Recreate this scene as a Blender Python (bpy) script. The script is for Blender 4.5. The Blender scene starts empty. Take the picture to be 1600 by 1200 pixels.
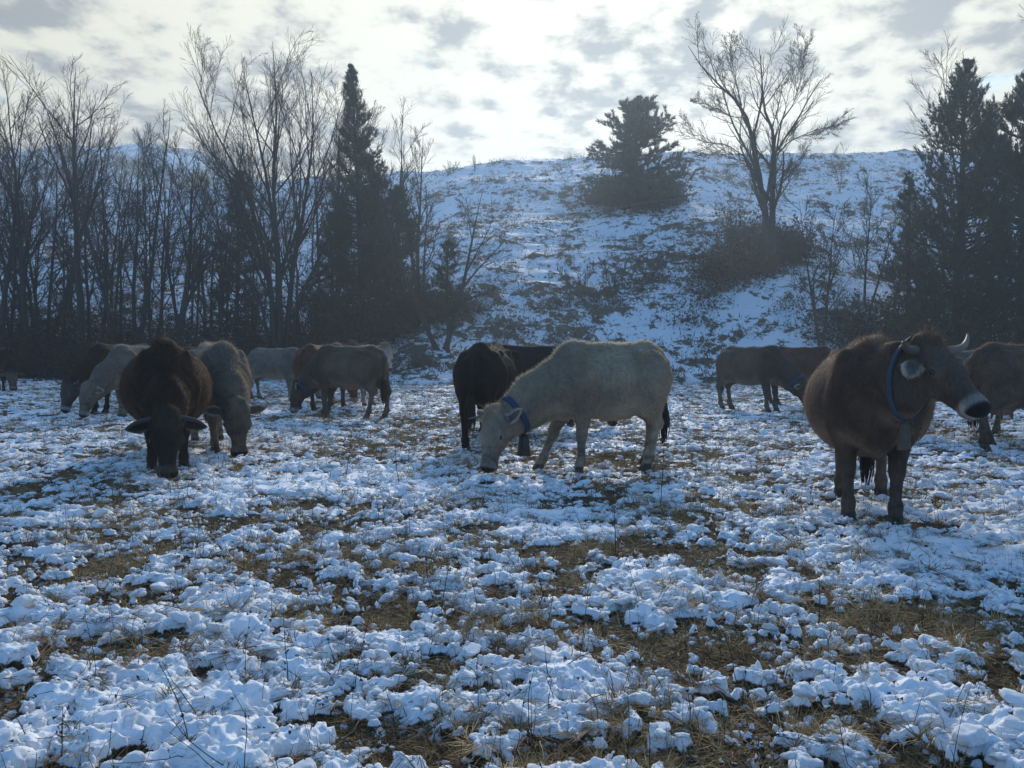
import bpy, math, random
import numpy as np
from mathutils import Vector, Matrix

C = bpy.context.scene.collection
SC = bpy.context.scene
R = math.radians

# ------------------------------------------------------------------ camera, sky, sun, exposure
F_PX, CAM_H, PITCH = 1250.0, 1.28, math.atan(52 / 1250.0)
cam_d = bpy.data.cameras.new('camera')
cam_d.sensor_width = 36.0
cam_d.lens = 36.0 * F_PX / 1600.0
cam_d.clip_start, cam_d.clip_end = 0.05, 3000.0
cam = bpy.data.objects.new('camera', cam_d)
C.objects.link(cam)
cam.location = (0, 0, CAM_H)
cam.rotation_euler = (R(90) - PITCH, 0, 0)
SC.camera = cam

SUN_EL, SUN_AZ = 24.0, 7.0          # degrees above the horizon, degrees right of the view
SUN_DIR = Vector((math.sin(R(SUN_AZ)) * math.cos(R(SUN_EL)), math.cos(R(SUN_AZ)) * math.cos(R(SUN_EL)), math.sin(R(SUN_EL))))
SUN_STRENGTH, SUN_ANGLE = 2.6, 7.0
SKY_STRENGTH, EXPOSURE = 0.108, 0.47
HAZE_DENSITY = 0.0021

sun_d = bpy.data.lights.new('sun', 'SUN')
sun_d.energy, sun_d.angle, sun_d.color = SUN_STRENGTH, R(SUN_ANGLE), (1.0, 0.93, 0.80)
sun = bpy.data.objects.new('sun', sun_d)
C.objects.link(sun)
sun.rotation_euler = SUN_DIR.to_track_quat('Z', 'Y').to_euler()

vs = SC.view_settings
vs.view_transform, vs.look, vs.gamma, vs.use_curve_mapping, vs.exposure = 'Standard', 'None', 1.0, False, EXPOSURE


class NT:
    """small node-tree builder"""
    def __init__(s, tree):
        s.t = tree
        tree.nodes.clear()

    def n(s, typ, ins=None, **props):
        nd = s.t.nodes.new(typ)
        for k, v in props.items():
            setattr(nd, k, v)
        for k, v in (ins or {}).items():
            s.set(nd, k, v)
        return nd

    def set(s, nd, k, v):
        sock = nd.inputs[k]
        if isinstance(v, bpy.types.NodeSocket):
            s.t.links.new(v, sock)
        elif isinstance(v, bpy.types.Node):
            s.t.links.new(v.outputs[0], sock)
        else:
            if hasattr(sock.default_value, '__len__') and len(sock.default_value) == 4 and len(v) == 3:
                v = (*v, 1.0)
            sock.default_value = v

    def math(s, op, a, b=0.0, c=None, clamp=False):
        ins = {0: a, 1: b}
        if c is not None:
            ins[2] = c
        return s.n('ShaderNodeMath', ins, operation=op, use_clamp=clamp).outputs[0]

    def rng(s, v, a, b, c=0.0, d=1.0):
        return s.n('ShaderNodeMapRange', {0: v, 1: a, 2: b, 3: c, 4: d}, interpolation_type='SMOOTHSTEP').outputs[0]

    def mix(s, f, a, b, blend='MIX'):
        return s.n('ShaderNodeMix', {0: f, 6: a, 7: b}, data_type='RGBA', blend_type=blend).outputs[2]

    def noise(s, vec, scale, detail=4.0, rough=0.55, dist=0.0, w=None):
        nd = s.n('ShaderNodeTexNoise', {'Scale': scale, 'Detail': detail, 'Roughness': rough, 'Distortion': dist})
        if w is not None:
            nd.noise_dimensions = '4D'
            nd.inputs['W'].default_value = w
        if vec is not None:
            s.set(nd, 'Vector', vec)
        return nd.outputs['Fac']


world = bpy.data.worlds.new('World')
SC.world = world
world.use_nodes = True
w = NT(world.node_tree)
tc = w.n('ShaderNodeTexCoord')
sep = w.n('ShaderNodeSeparateXYZ', {0: tc.outputs['Generated']})
dx, dy, dz = sep.outputs
zz = w.math('MAXIMUM', dz, 0.0)
den = w.math('ADD', zz, 0.22)
cp = w.n('ShaderNodeCombineXYZ', {0: w.math('DIVIDE', dx, den), 1: w.math('DIVIDE', dy, den), 2: 0.0}).outputs[0]
sky = w.n('ShaderNodeTexSky', sky_type='NISHITA', sun_disc=False, sun_elevation=R(SUN_EL), sun_rotation=R(SUN_AZ),
          air_density=1.0, dust_density=0.6, ozone_density=2.5)
nA = w.noise(cp, 5.0, 5.0, 0.52, 0.1, w=5.3)       # thick grey blotches
nB = w.noise(cp, 12.5, 6.0, 0.55, 0.1, w=8.1)        # cauliflower texture
nC = w.noise(cp, 1.5, 7.0, 0.60, 0.5, w=1.2)        # gaps of blue
dens = w.math('ADD', w.math('MULTIPLY', nA, 0.56), w.math('MULTIPLY', nB, 0.44))
dotn = w.n('ShaderNodeVectorMath', {0: tc.outputs['Generated'], 1: tuple(SUN_DIR)}, operation='DOT_PRODUCT').outputs['Value']
glow = w.math('POWER', w.math('MAXIMUM', dotn, 0.0), 10.0)
thick = w.rng(dens, 0.445, 0.585)
bright = w.mix(thick, (6.5, 6.2, 4.8), (2.25, 2.25, 2.05))
bright = w.mix(w.math('MULTIPLY', glow, w.math('SUBTRACT', 1.0, thick)), bright, (7.2, 6.9, 5.6))
cover_t = w.math('ADD', w.rng(dz, 0.38, 0.85, 0.0, 0.20), w.rng(dy, 0.55, -0.6, 0.0, 0.20))
cover = w.rng(w.math('SUBTRACT', nC, cover_t), 0.33, 0.44)
bluesky = w.mix(1.0, sky.outputs[0], (0.68, 1.30, 1.62), 'MULTIPLY')
skycol = w.mix(cover, bluesky, bright)
bg = w.n('ShaderNodeBackground', {'Color': skycol, 'Strength': SKY_STRENGTH})
w.n('ShaderNodeOutputWorld', {'Surface': bg.outputs[0]})

# ------------------------------------------------------------------ numpy noise
def _hash(ix, iy, seed):
    h = (ix.astype(np.int64) * 374761393 + iy.astype(np.int64) * 668265263 + seed * 1442695041) & 0xFFFFFFFF
    h = ((h ^ (h >> 13)) * 1274126177) & 0xFFFFFFFF
    h = (h ^ (h >> 16)) & 0xFFFFFFFF
    h = (h * 2246822519) & 0xFFFFFFFF
    return (h ^ (h >> 15)) & 0xFFFFFFFF


def h01(ix, iy, seed):
    return _hash(ix, iy, seed) / 4294967295.0


def perlin(x, y, seed=0):
    ix, iy = np.floor(x), np.floor(y)
    fx, fy = x - ix, y - iy
    u, v = fx * fx * fx * (fx * (fx * 6 - 15) + 10), fy * fy * fy * (fy * (fy * 6 - 15) + 10)

    def g(a, b):
        ang = h01(ix + a, iy + b, seed) * 2 * np.pi
        return np.cos(ang) * (fx - a) + np.sin(ang) * (fy - b)
    a = g(0, 0) * (1 - u) + g(1, 0) * u
    b = g(0, 1) * (1 - u) + g(1, 1) * u
    return (a * (1 - v) + b * v) * 1.4


def fbm(x, y, octv=4, seed=0, gain=0.5):
    s, a, t = 0.0, 1.0, 0.0
    for i in range(octv):
        s = s + a * perlin(x * 2 ** i + 17.3 * i, y * 2 ** i - 9.1 * i, seed + i)
        t += a
        a *= gain
    return s / t


def lumps(x, y, cell, seed):
    """rounded lumps on a jittered grid, height 0..~0.8 (in cells)"""
    gx, gy = x / cell, y / cell
    ix, iy = np.floor(gx), np.floor(gy)
    out = np.zeros_like(gx)
    for a in (-1, 0, 1):
        for b in (-1, 0, 1):
            cx, cy = ix + a, iy + b
            px = cx + 0.1 + 0.8 * h01(cx, cy, seed)
            py = cy + 0.1 + 0.8 * h01(cx, cy, seed + 1)
            r = 0.38 + 0.5 * h01(cx, cy, seed + 2)
            d2 = (gx - px) ** 2 + (gy - py) ** 2
            out = np.maximum(out, np.sqrt(np.maximum(0.0, r * r - d2)) * (0.55 + 0.6 * h01(cx, cy, seed + 3)))
    return out


def sstep(x, a, b):
    t = np.clip((x - a) / (b - a), 0, 1)
    return t * t * (3 - 2 * t)


# ------------------------------------------------------------------ mesh helpers
def mesh_np(name, V, faces, mat=None, smooth=True, cols=None, colname='coat'):
    """faces: list of (n,k) int arrays"""
    V = np.ascontiguousarray(V, dtype=np.float32)
    me = bpy.data.meshes.new(name)
    faces = [np.asarray(f, dtype=np.int32) for f in faces if len(f)]
    nl = sum(f.size for f in faces)
    npoly = sum(len(f) for f in faces)
    me.vertices.add(len(V))
    me.vertices.foreach_set('co', V.ravel())
    me.loops.add(nl)
    me.polygons.add(npoly)
    if nl:
        me.loops.foreach_set('vertex_index', np.concatenate([f.ravel() for f in faces]))
        tot = np.concatenate([np.full(len(f), f.shape[1], np.int32) for f in faces])
        st = np.concatenate([[0], np.cumsum(tot)[:-1]]).astype(np.int32)
        me.polygons.foreach_set('loop_start', st)
        me.polygons.foreach_set('loop_total', tot)
        me.polygons.foreach_set('use_smooth', np.full(npoly, smooth))
    if cols is not None:
        at = me.attributes.new(colname, 'FLOAT_COLOR', 'POINT')
        cc = np.ones((len(V), 4), np.float32)
        cc[:, :3] = cols
        at.data.foreach_set('color', cc.ravel())
    me.update(calc_edges=True)
    if mat:
        me.materials.append(mat)
    return me


def link(name, data, parent=None, loc=None):
    o = bpy.data.objects.new(name, data)
    C.objects.link(o)
    if parent:
        o.parent = parent
    if loc is not None:
        o.location = loc
    return o


def tag(o, label=None, cat=None, group=None, kind=None):
    for k, v in (('label', label), ('category', cat), ('group', group), ('kind', kind)):
        if v:
            o[k] = v
    return o


def thing(name, label, cat, loc=(0, 0, 0), rz=0.0, group=None):
    o = link(name, None, loc=loc)
    o.rotation_euler = (0, 0, rz)
    o.empty_display_size = 0.2
    return tag(o, label, cat, group)


def frames(T):
    """perpendicular frame for tangents T (...,3)"""
    ref = np.zeros_like(T)
    par = np.abs(T[..., 2]) > 0.9
    ref[..., 2] = np.where(par, 0, 1)
    ref[..., 0] = np.where(par, 1, 0)
    A = np.cross(T, ref)
    A /= np.linalg.norm(A, axis=-1, keepdims=True) + 1e-9
    return A, np.cross(T, A)


def tubes(P, Rd, sides):
    """P (N,m,3) polylines, Rd (N,m) radii -> verts, quads, built in one go"""
    N, m = P.shape[:2]
    T = np.gradient(P, axis=1)
    T /= np.linalg.norm(T, axis=-1, keepdims=True) + 1e-9
    A, B = frames(T)
    ang = np.arange(sides) * 2 * np.pi / sides
    V = P[:, :, None, :] + Rd[:, :, None, None] * (np.cos(ang)[:, None] * A[:, :, None, :] + np.sin(ang)[:, None] * B[:, :, None, :])
    V = V.reshape(-1, 3)
    n = np.arange(N)[:, None, None] * m * sides
    i = np.arange(m - 1)[None, :, None] * sides
    s = np.arange(sides)[None, None, :]
    s2 = (s + 1) % sides
    q = np.stack([n + i + s, n + i + s2, n + i + sides + s2, n + i + sides + s], -1).reshape(-1, 4)
    return V, q


def join_parts(parts):
    V, Q, off = [], {}, 0
    for v, f in parts:
        V.append(v)
        Q.setdefault(f.shape[1], []).append(f + off)
        off += len(v)
    return np.concatenate(V), [np.concatenate(q) for q in Q.values()]


# ------------------------------------------------------------------ materials
def material(name):
    m = bpy.data.materials.new(name)
    m.use_nodes = True
    return m, NT(m.node_tree)


def principled(t, color, rough=0.8, bump=None, **ins):
    p = t.n('ShaderNodeBsdfPrincipled', {'Base Color': color, 'Roughness': rough})
    p.inputs['Specular IOR Level'].default_value = ins.pop('spec', 0.3)
    for k, v in ins.items():
        t.set(p, k, v)
    if bump is not None:
        t.set(p, 'Normal', bump)
    t.n('ShaderNodeOutputMaterial', {'Surface': p.outputs[0]})
    return p


def simple_mat(name, color, rough=0.8, var=0.35, scale=8.0, spec=0.25, bump=0.0, bscale=30.0, metal=0.0):
    m, t = material(name)
    co = t.n('ShaderNodeTexCoord').outputs['Object']
    n = t.noise(co, scale, 5.0, 0.6)
    c = t.mix(n, tuple(x * (1 - var) for x in color), tuple(min(1, x * (1 + var)) for x in color))
    b = None
    if bump:
        b = t.n('ShaderNodeBump', {'Strength': bump, 'Distance': 0.01, 'Height': t.noise(co, bscale, 4.0)}).outputs[0]
    principled(t, c, rough, b, spec=spec, Metallic=metal)
    return m


def snow_shader(t, co):
    n1 = t.noise(co, 60.0, 5.0, 0.65)
    n2 = t.noise(co, 3.0, 3.0)
    col = t.mix(n2, (0.84, 0.87, 0.91), (0.91, 0.92, 0.93))
    bmp = t.n('ShaderNodeBump', {'Strength': 0.55, 'Distance': 0.006, 'Height': n1}).outputs[0]
    p = t.n('ShaderNodeBsdfPrincipled', {'Base Color': col, 'Roughness': 0.65, 'Normal': bmp})
    p.inputs['Specular IOR Level'].default_value = 0.25
    return p


M = {}
M['snow'], t = material('snow')
p = snow_shader(t, t.n('ShaderNodeTexCoord').outputs['Object'])
t.n('ShaderNodeOutputMaterial', {'Surface': p.outputs[0]})


def soil_shader(t, co, k=1.0):
    a = t.noise(co, 9.0 * k, 6.0, 0.7)
    b = t.noise(co, 45.0 * k, 4.0, 0.7)
    c = t.mix(t.rng(a, 0.3, 0.7), (0.065, 0.043, 0.026), (0.20, 0.135, 0.07))
    c = t.mix(t.rng(b, 0.35, 0.75), (0.050, 0.036, 0.022), c)
    bmp = t.n('ShaderNodeBump', {'Strength': 0.9, 'Distance': 0.02, 'Height': b}).outputs[0]
    p = t.n('ShaderNodeBsdfPrincipled', {'Base Color': c, 'Roughness': 0.9, 'Normal': bmp})
    p.inputs['Specular IOR Level'].default_value = 0.15
    return p


M['meadow'], t = material('meadow')
co = t.n('ShaderNodeTexCoord').outputs['Object']
sm = t.n('ShaderNodeAttribute', attribute_name='snow').outputs['Fac']
fine = t.noise(co, 38.0, 5.0, 0.7)
f = t.rng(t.math('ADD', sm, t.math('MULTIPLY', t.math('SUBTRACT', fine, 0.5), 0.55)), 0.40, 0.55)
ms = t.n('ShaderNodeMixShader', {0: f, 1: soil_shader(t, co).outputs[0], 2: snow_shader(t, co).outputs[0]})
t.n('ShaderNodeOutputMaterial', {'Surface': ms.outputs[0]})

M['hill'], t = material('hill')
co = t.n('ShaderNodeTexCoord').outputs['Object']
sm = t.n('ShaderNodeAttribute', attribute_name='snow').outputs['Fac']
st = t.n('ShaderNodeMapping', {'Vector': co, 'Scale': (1.1, 0.75, 0.9)}).outputs[0]
fine = t.noise(st, 2.2, 8.0, 0.76, 0.2)
f = t.rng(t.math('ADD', sm, t.math('MULTIPLY', t.math('SUBTRACT', fine, 0.5), 1.7)), 0.43, 0.53)
g1 = t.noise(co, 6.0, 6.0, 0.7)
gc = t.mix(g1, (0.045, 0.036, 0.022), (0.135, 0.105, 0.060))
soil = t.n('ShaderNodeBsdfPrincipled', {'Base Color': gc, 'Roughness': 0.95})
sb = t.n('ShaderNodeBump', {'Strength': 0.8, 'Distance': 0.12, 'Height': t.noise(co, 5.0, 5.0, 0.65)}).outputs[0]
snw = t.n('ShaderNodeBsdfPrincipled', {'Base Color': (0.86, 0.88, 0.91, 1), 'Roughness': 0.7, 'Normal': sb})
ms = t.n('ShaderNodeMixShader', {0: f, 1: soil.outputs[0], 2: snw.outputs[0]})
t.n('ShaderNodeOutputMaterial', {'Surface': ms.outputs[0]})

M['mountain'], t = material('mountain')
co = t.n('ShaderNodeTexCoord').outputs['Object']
mf = t.rng(t.noise(co, 0.09, 8.0, 0.7), 0.42, 0.56)
principled(t, t.mix(mf, (0.05, 0.055, 0.05), (0.80, 0.83, 0.88)), 0.9)

M['bark'] = simple_mat('bark', (0.060, 0.052, 0.045), 0.9, 0.5, 6.0, 0.15, 0.6, 14.0)
M['twig'] = simple_mat('twig_bark', (0.085, 0.068, 0.054), 0.85, 0.3, 3.0, 0.2)
M['dark_twig'] = simple_mat('dark_twig', (0.050, 0.040, 0.034), 0.9, 0.4, 3.0, 0.15)
M['needle'] = simple_mat('needles', (0.055, 0.070, 0.045), 0.7, 0.55, 0.9, 0.3)
M['ivy'] = simple_mat('ivy_leaves', (0.030, 0.042, 0.022), 0.6, 0.5, 1.5, 0.3)
M['dry_leaf'] = simple_mat('dry_leaf', (0.070, 0.042, 0.026), 0.8, 0.6, 5.0, 0.2)
M['straw'] = simple_mat('straw', (0.40, 0.275, 0.125), 0.75, 0.5, 5.0, 0.3)
M['olive'] = simple_mat('olive_grass', (0.15, 0.115, 0.05), 0.75, 0.5, 5.0, 0.3)
M['dead'] = simple_mat('dead_grass', (0.22, 0.135, 0.068), 0.85, 0.5, 5.0, 0.2)
M['tussock'] = simple_mat('tussock_grass', (0.090, 0.072, 0.042), 0.9, 0.5, 1.2, 0.15)
M['horn'] = simple_mat('horn', (0.105, 0.092, 0.078), 0.55, 0.35, 9.0, 0.45)
M['horn_dark'] = simple_mat('horn_tip', (0.035, 0.03, 0.028), 0.4, 0.3, 9.0, 0.45)
M['hoof'] = simple_mat('hoof', (0.055, 0.045, 0.038), 0.55, 0.4, 20.0, 0.3)
M['eye'] = simple_mat('eye', (0.010, 0.008, 0.007), 0.12, 0.1, 9.0, 0.6)
M['collar'] = simple_mat('blue_webbing', (0.018, 0.045, 0.11), 0.7, 0.25, 30.0, 0.3, 0.4, 220.0)
M['collar_pale'] = simple_mat('pale_blue_webbing', (0.040, 0.062, 0.095), 0.7, 0.25, 30.0, 0.3, 0.4, 220.0)
M['bell'] = simple_mat('bell_metal', (0.10, 0.085, 0.068), 0.5, 0.5, 14.0, 0.5, 0.3, 40.0, 0.6)
M['bell_dark'] = simple_mat('dark_bell_metal', (0.045, 0.04, 0.038), 0.55, 0.5, 14.0, 0.5, 0.3, 40.0, 0.5)
M['wire'] = simple_mat('wire', (0.22, 0.22, 0.22), 0.5, 0.2, 5.0, 0.4)
M['switch'] = simple_mat('tail_hair', (0.022, 0.018, 0.015), 0.8, 0.4, 20.0, 0.3)

M['coat'], t = material('cow_coat')
at = t.n('ShaderNodeAttribute', attribute_name='coat').outputs['Color']
co = t.n('ShaderNodeTexCoord').outputs['Object']
sc_ = t.n('ShaderNodeMapping', {'Vector': co, 'Scale': (1.0, 2.2, 0.55)}).outputs[0]
n1 = t.noise(sc_, 26.0, 5.0, 0.65)
n2 = t.noise(co, 3.2, 4.0, 0.6)
c = t.mix(t.rng(n1, 0.3, 0.7), (0.78, 0.78, 0.78), (1.20, 1.19, 1.17))
c = t.mix(1.0, at, c, 'MULTIPLY')
c2 = t.mix(t.rng(n2, 0.25, 0.75), (0.70, 0.70, 0.72), (1.26, 1.24, 1.20))
c = t.mix(1.0, c, c2, 'MULTIPLY')
bm = t.n('ShaderNodeBump', {'Strength': 0.4, 'Distance': 0.006, 'Height': n1}).outputs[0]
principled(t, c, 0.85, bm, spec=0.12, **{'Sheen Weight': 0.4, 'Sheen Roughness': 0.4, 'Sheen Tint': t.mix(0.05, c, (0.5, 0.45, 0.38))})

M['hair'], t = material('cow_hair')
at = t.n('ShaderNodeAttribute', attribute_name='coat').outputs['Color']
df = t.n('ShaderNodeBsdfDiffuse', {'Color': at})
tr = t.n('ShaderNodeBsdfTranslucent', {'Color': t.mix(1.0, at, (2.0, 2.15, 2.25), 'MULTIPLY')})
ms = t.n('ShaderNodeMixShader', {0: 0.45, 1: df.outputs[0], 2: tr.outputs[0]})
t.n('ShaderNodeOutputMaterial', {'Surface': ms.outputs[0]})

# ------------------------------------------------------------------ terrain
RX = np.array([-200, -110, -70, -46, -33, -21, -8.5, 0, 8.5, 21, 33, 43, 57, 75, 120, 200.0])
RY = np.array([330, 318, 309, 304, 292, 281, 268, 252, 245, 240, 243, 239, 243, 250, 262, 280.0])
PT = np.array([0, 3, 9, 19, 27, 31.5, 44, 58.0])
PZ = np.array([0, 0.75, 3.3, 7.4, 10.5, 11.4, 16.9, 22.6]) / 22.6
_ts = np.linspace(-4, 62, 400)
_pz = np.interp(_ts, PT, PZ)
_k = np.ones(19) / 19
_pz = np.convolve(np.pad(_pz, 9, mode='edge'), _k, 'valid')


def foot(x):
    return 31.0 + 8.5 * sstep(-x, 4.0, 14.0) + 3.0 * sstep(x, 15, 26) + 0.9 * np.sin(x * 0.31)


def hill_z(x, y):
    x, y = np.asarray(x, float), np.asarray(y, float)
    t_ = y - foot(x)
    yr = foot(x) + 58
    zr = CAM_H + yr * (548 - np.interp(x * 89.0 / yr, RX, RY)) / F_PX
    up = np.interp(t_, _ts, _pz)
    over = np.maximum(t_ - 57, 0)
    z = zr * up - 0.02 * over ** 1.6 * (over < 60) - (over >= 60) * (0.02 * 60 ** 1.6)
    amt = sstep(t_, 0, 8)
    z = z + amt * (0.55 * fbm(x * 0.09, y * 0.09, 3, 5) + 0.22 * fbm(x * 0.33, y * 0.6, 3, 9))
    # terracettes running across the slope and tussock mounds
    z = z + amt * 0.10 * np.sin(t_ * 3.1 + 2.4 * fbm(x * 0.14, y * 0.14, 2, 21)) * (0.5 + 0.5 * perlin(x * 0.2, y * 0.2, 33))
    return np.maximum(z, -1.5)


def hill_cover(x, y):
    """0 bare grass .. 1 snow"""
    t_ = y - foot(x)
    n = 0.42 * fbm(x * 0.22, y * 0.34, 3, 51, 0.6) + 0.85 * fbm(x * 1.0 + 0.25 * y, y * 0.8, 4, 57, 0.68)
    big = fbm(x * 0.07, y * 0.09, 3, 77)
    return 0.545 + 0.80 * n + 0.16 * big + 0.05 * sstep(t_, 25, 45) - 0.03 * sstep(-t_, -16, -2)


# meadow snow: depth and cover -------------------------------------------------
def snow_mask(x, y):
    d = np.hypot(x, y)
    big = fbm(x * 0.42 + 3.1, y * 0.62 - 1.7, 3, 101)
    mid = fbm(x * 1.9, y * 2.5, 3, 111, 0.6)
    sml = fbm(x * 7.0, y * 8.0, 2, 121, 0.6)
    fin = fbm(x * 19.0 + 4, y * 21.0, 2, 126, 0.6)
    v = 0.43 + 0.42 * big + 0.75 * mid + 0.60 * sml + 0.38 * fin + 0.04 * sstep(d, 4, 9) + 0.03 * sstep(d, 12, 20)
    # a few fields that stay white or bare
    return v


WHITE = [(-1.05, 2.75, 0.55, 0.30, .5), (0.12, 2.95, 0.40, 0.30, .6), (-2.0, 7.2, 1.5, 0.55, .6), (0.95, 4.1, 0.75, 0.42, .55),
         (1.55, 2.75, 0.42, 0.35, .55), (2.9, 5.0, 1.0, 0.35, .5), (1.35, 5.3, .6, .25, .3), (-0.55, 5.9, 1.2, .3, .35)]
BARE = [(-0.45, 2.55, 0.36, 0.24, .6), (0.45, 2.36, 0.42, 0.14, .6), (-0.75, 3.75, 0.55, 0.22, .55), (-1.35, 4.6, .8, .35, .6),
        (-2.4, 5.6, .8, .3, .4), (0.9, 5.0, .8, .25, .5), (0.55, 3.35, .4, .18, .45), (1.25, 2.62, .2, .3, .4), (2.1, 3.7, .3, .2, .4),
        (1.6, 9.5, 1.6, .8, .35), (-1.2, 10.5, 1.3, .7, .3), (3.3, 8.0, 1.2, .6, .35), (-0.2, 14.5, 2.2, .8, .35), (-2.6, 15.5, 2.0, .6, .3)]


def meadow_fields(x, y):
    m = snow_mask(x, y)
    for cx, cy, rx, ry, a in WHITE:
        m = m + 0.75 * a * np.exp(-((x - cx) / rx) ** 2 - ((y - cy) / ry) ** 2)
    for cx, cy, rx, ry, a in BARE:
        m = m - 0.45 * a * np.exp(-((x - cx) / rx) ** 2 - ((y - cy) / ry) ** 2)
    return m


def meadow(x, y, sp=0.005):
    m = meadow_fields(x, y)
    s = sstep(m, 0.41, 0.56)
    deep = sstep(m, 0.5, 1.25)
    wx = x + 0.035 * fbm(x * 9, y * 9, 2, 131) + 0.012 * perlin(x * 40, y * 40, 133)
    wy = y + 0.035 * fbm(x * 9 + 50, y * 9, 2, 141) + 0.012 * perlin(x * 40 + 9, y * 40, 143)
    z = 0.030 * fbm(x * 0.5, y * 0.5, 2, 151) + 0.028 * fbm(x * 2.1, y * 2.1, 3, 161)
    smooth_patch = sstep(deep * (0.5 + 0.9 * fbm(x * 1.3, y * 1.3, 2, 171)), 0.35, 0.8)
    z = z + s * (0.014 + 0.036 * deep)
    for cell, amp, sd in ((0.26, 0.10, 201), (0.125, 0.26, 211), (0.062, 0.36, 221), (0.030, 0.50, 231), (0.016, 0.45, 241)):
        fade = np.clip(1.6 - sp / (cell * 0.30), 0, 1)
        z = z + s * fade * amp * cell * lumps(wx, wy, cell, sd) * (1 - 0.60 * smooth_patch)
    z = z + (1 - s) * 0.014 * fbm(x * 14, y * 14, 3, 181)
    z = z + s * (0.005 * perlin(x * 34, y * 34, 191) + 0.003 * perlin(x * 90, y * 90, 192))
    return z, s


def ray(px, py):
    u, v = (px - 800) / F_PX, (600 - py) / F_PX
    d = np.array([u, math.cos(PITCH) + v * math.sin(PITCH), -math.sin(PITCH) + v * math.cos(PITCH)])
    return d / d[1]


def at(px, py, depth):
    return np.array([0, 0, CAM_H]) + ray(px, py) * depth


def hit(px, py, y0=30.0, y1=130.0):
    r = ray(px, py)
    ys = np.linspace(y0, y1, 1500)
    z = CAM_H + r[2] * ys
    g = hill_z(r[0] * ys, ys)
    k = np.argmax(z <= g) if np.any(z <= g) else -1
    return np.array([r[0] * ys[k], ys[k], g[k]])


def on_ground(x, y):
    return np.array([x, y, float(hill_z(x, y))])


# wide ground sheet under everything
gx = np.array([-900, 900, 900, -900.0])
gy = np.array([-900, -900, 900, 900.0])
me = mesh_np('ground', np.stack([gx, gy, np.full(4, -1.7)], 1), [np.array([[0, 1, 2, 3]])], M['snow'])
tag(link('ground', me), kind='structure')

# meadow: fan of rows, finer near the camera
rows, d = [], 1.55
while d < 43:
    rows.append(d)
    d += 0.0062 * (max(d, 2.2) / 2.2) ** 1.42
rows = np.array(rows)
NCOL = 530
ang = np.linspace(R(-50), R(50), NCOL)
Dg, Ag = np.meshgrid(rows, ang, indexing='ij')
Xg = np.tan(Ag) * Dg
Yg = Dg.copy()
spg = np.maximum(np.gradient(rows)[:, None], Dg * (R(100) / NCOL))
Zm, Sm = meadow(Xg, Yg, spg)
fadeh = sstep(Yg, foot(Xg) + 1.5, foot(Xg) - 1.5)
Zm = Zm * fadeh - (1 - fadeh) * 0.8
nr = len(rows)
idx = np.arange(nr * NCOL).reshape(nr, NCOL)
quads = np.stack([idx[:-1, :-1], idx[:-1, 1:], idx[1:, 1:], idx[1:, :-1]], -1).reshape(-1, 4)
me = mesh_np('meadow', np.stack([Xg, Yg, Zm], -1).reshape(-1, 3), [quads], M['meadow'])
a_ = me.attributes.new('snow', 'FLOAT', 'POINT')
a_.data.foreach_set('value', Sm.astype(np.float32).ravel())
tag(link('meadow', me), kind='structure')
print('meadow quads', len(quads))
# the same meadow around and behind the camera, coarser
xs = np.concatenate([np.linspace(-80, -12, 60), np.linspace(-11.5, 11.5, 120), np.linspace(12, 80, 60)])
ys = np.concatenate([np.linspace(-30, -4, 30), np.linspace(-3.8, 45, 200)])
X2, Y2 = np.meshgrid(xs, ys)
Z2, S2 = meadow(X2, Y2, np.full(X2.shape, 0.4))
infan = (np.abs(np.arctan2(X2, Y2)) < R(49)) & (Y2 > 1.6)
Z2 = np.where(infan, -0.35, Z2)
i2 = np.arange(X2.size).reshape(X2.shape)
q2 = np.stack([i2[:-1, :-1], i2[:-1, 1:], i2[1:, 1:], i2[1:, :-1]], -1).reshape(-1, 4)
me = mesh_np('field', np.stack([X2, Y2, Z2], -1).reshape(-1, 3), [q2], M['meadow'])
a_ = me.attributes.new('snow', 'FLOAT', 'POINT')
a_.data.foreach_set('value', S2.astype(np.float32).ravel())
tag(link('field', me), kind='structure')

# hill
xs = np.concatenate([np.arange(-150, -52, 1.6), np.arange(-52, 62, 0.42), np.arange(62, 150, 1.6)])
ys = np.concatenate([np.arange(28.0, 62, 0.34), np.arange(62, 102, 0.5), np.arange(102, 170, 2.5)])
X3, Y3 = np.meshgrid(xs, ys)
Z3 = hill_z(X3, Y3)
cov = hill_cover(X3, Y3)
t3 = Y3 - foot(X3)
mound = np.clip(0.62 - cov, 0, 0.7)
Z3 = Z3 + sstep(t3, 1, 5) * mound * 0.60 * (0.6 + 0.8 * lumps(X3, Y3 * 1.3, 0.9, 301))
Z3 = np.where(t3 < 0, -0.30 + 0.02 * t3, Z3)
i3 = np.arange(X3.size).reshape(X3.shape)
q3 = np.stack([i3[:-1, :-1], i3[:-1, 1:], i3[1:, 1:], i3[1:, :-1]], -1).reshape(-1, 4)
me = mesh_np('hill', np.stack([X3, Y3, Z3], -1).reshape(-1, 3), [q3], M['hill'])
a_ = me.attributes.new('snow', 'FLOAT', 'POINT')
a_.data.foreach_set('value', cov.astype(np.float32).ravel())
tag(link('hill', me), kind='structure')

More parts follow.
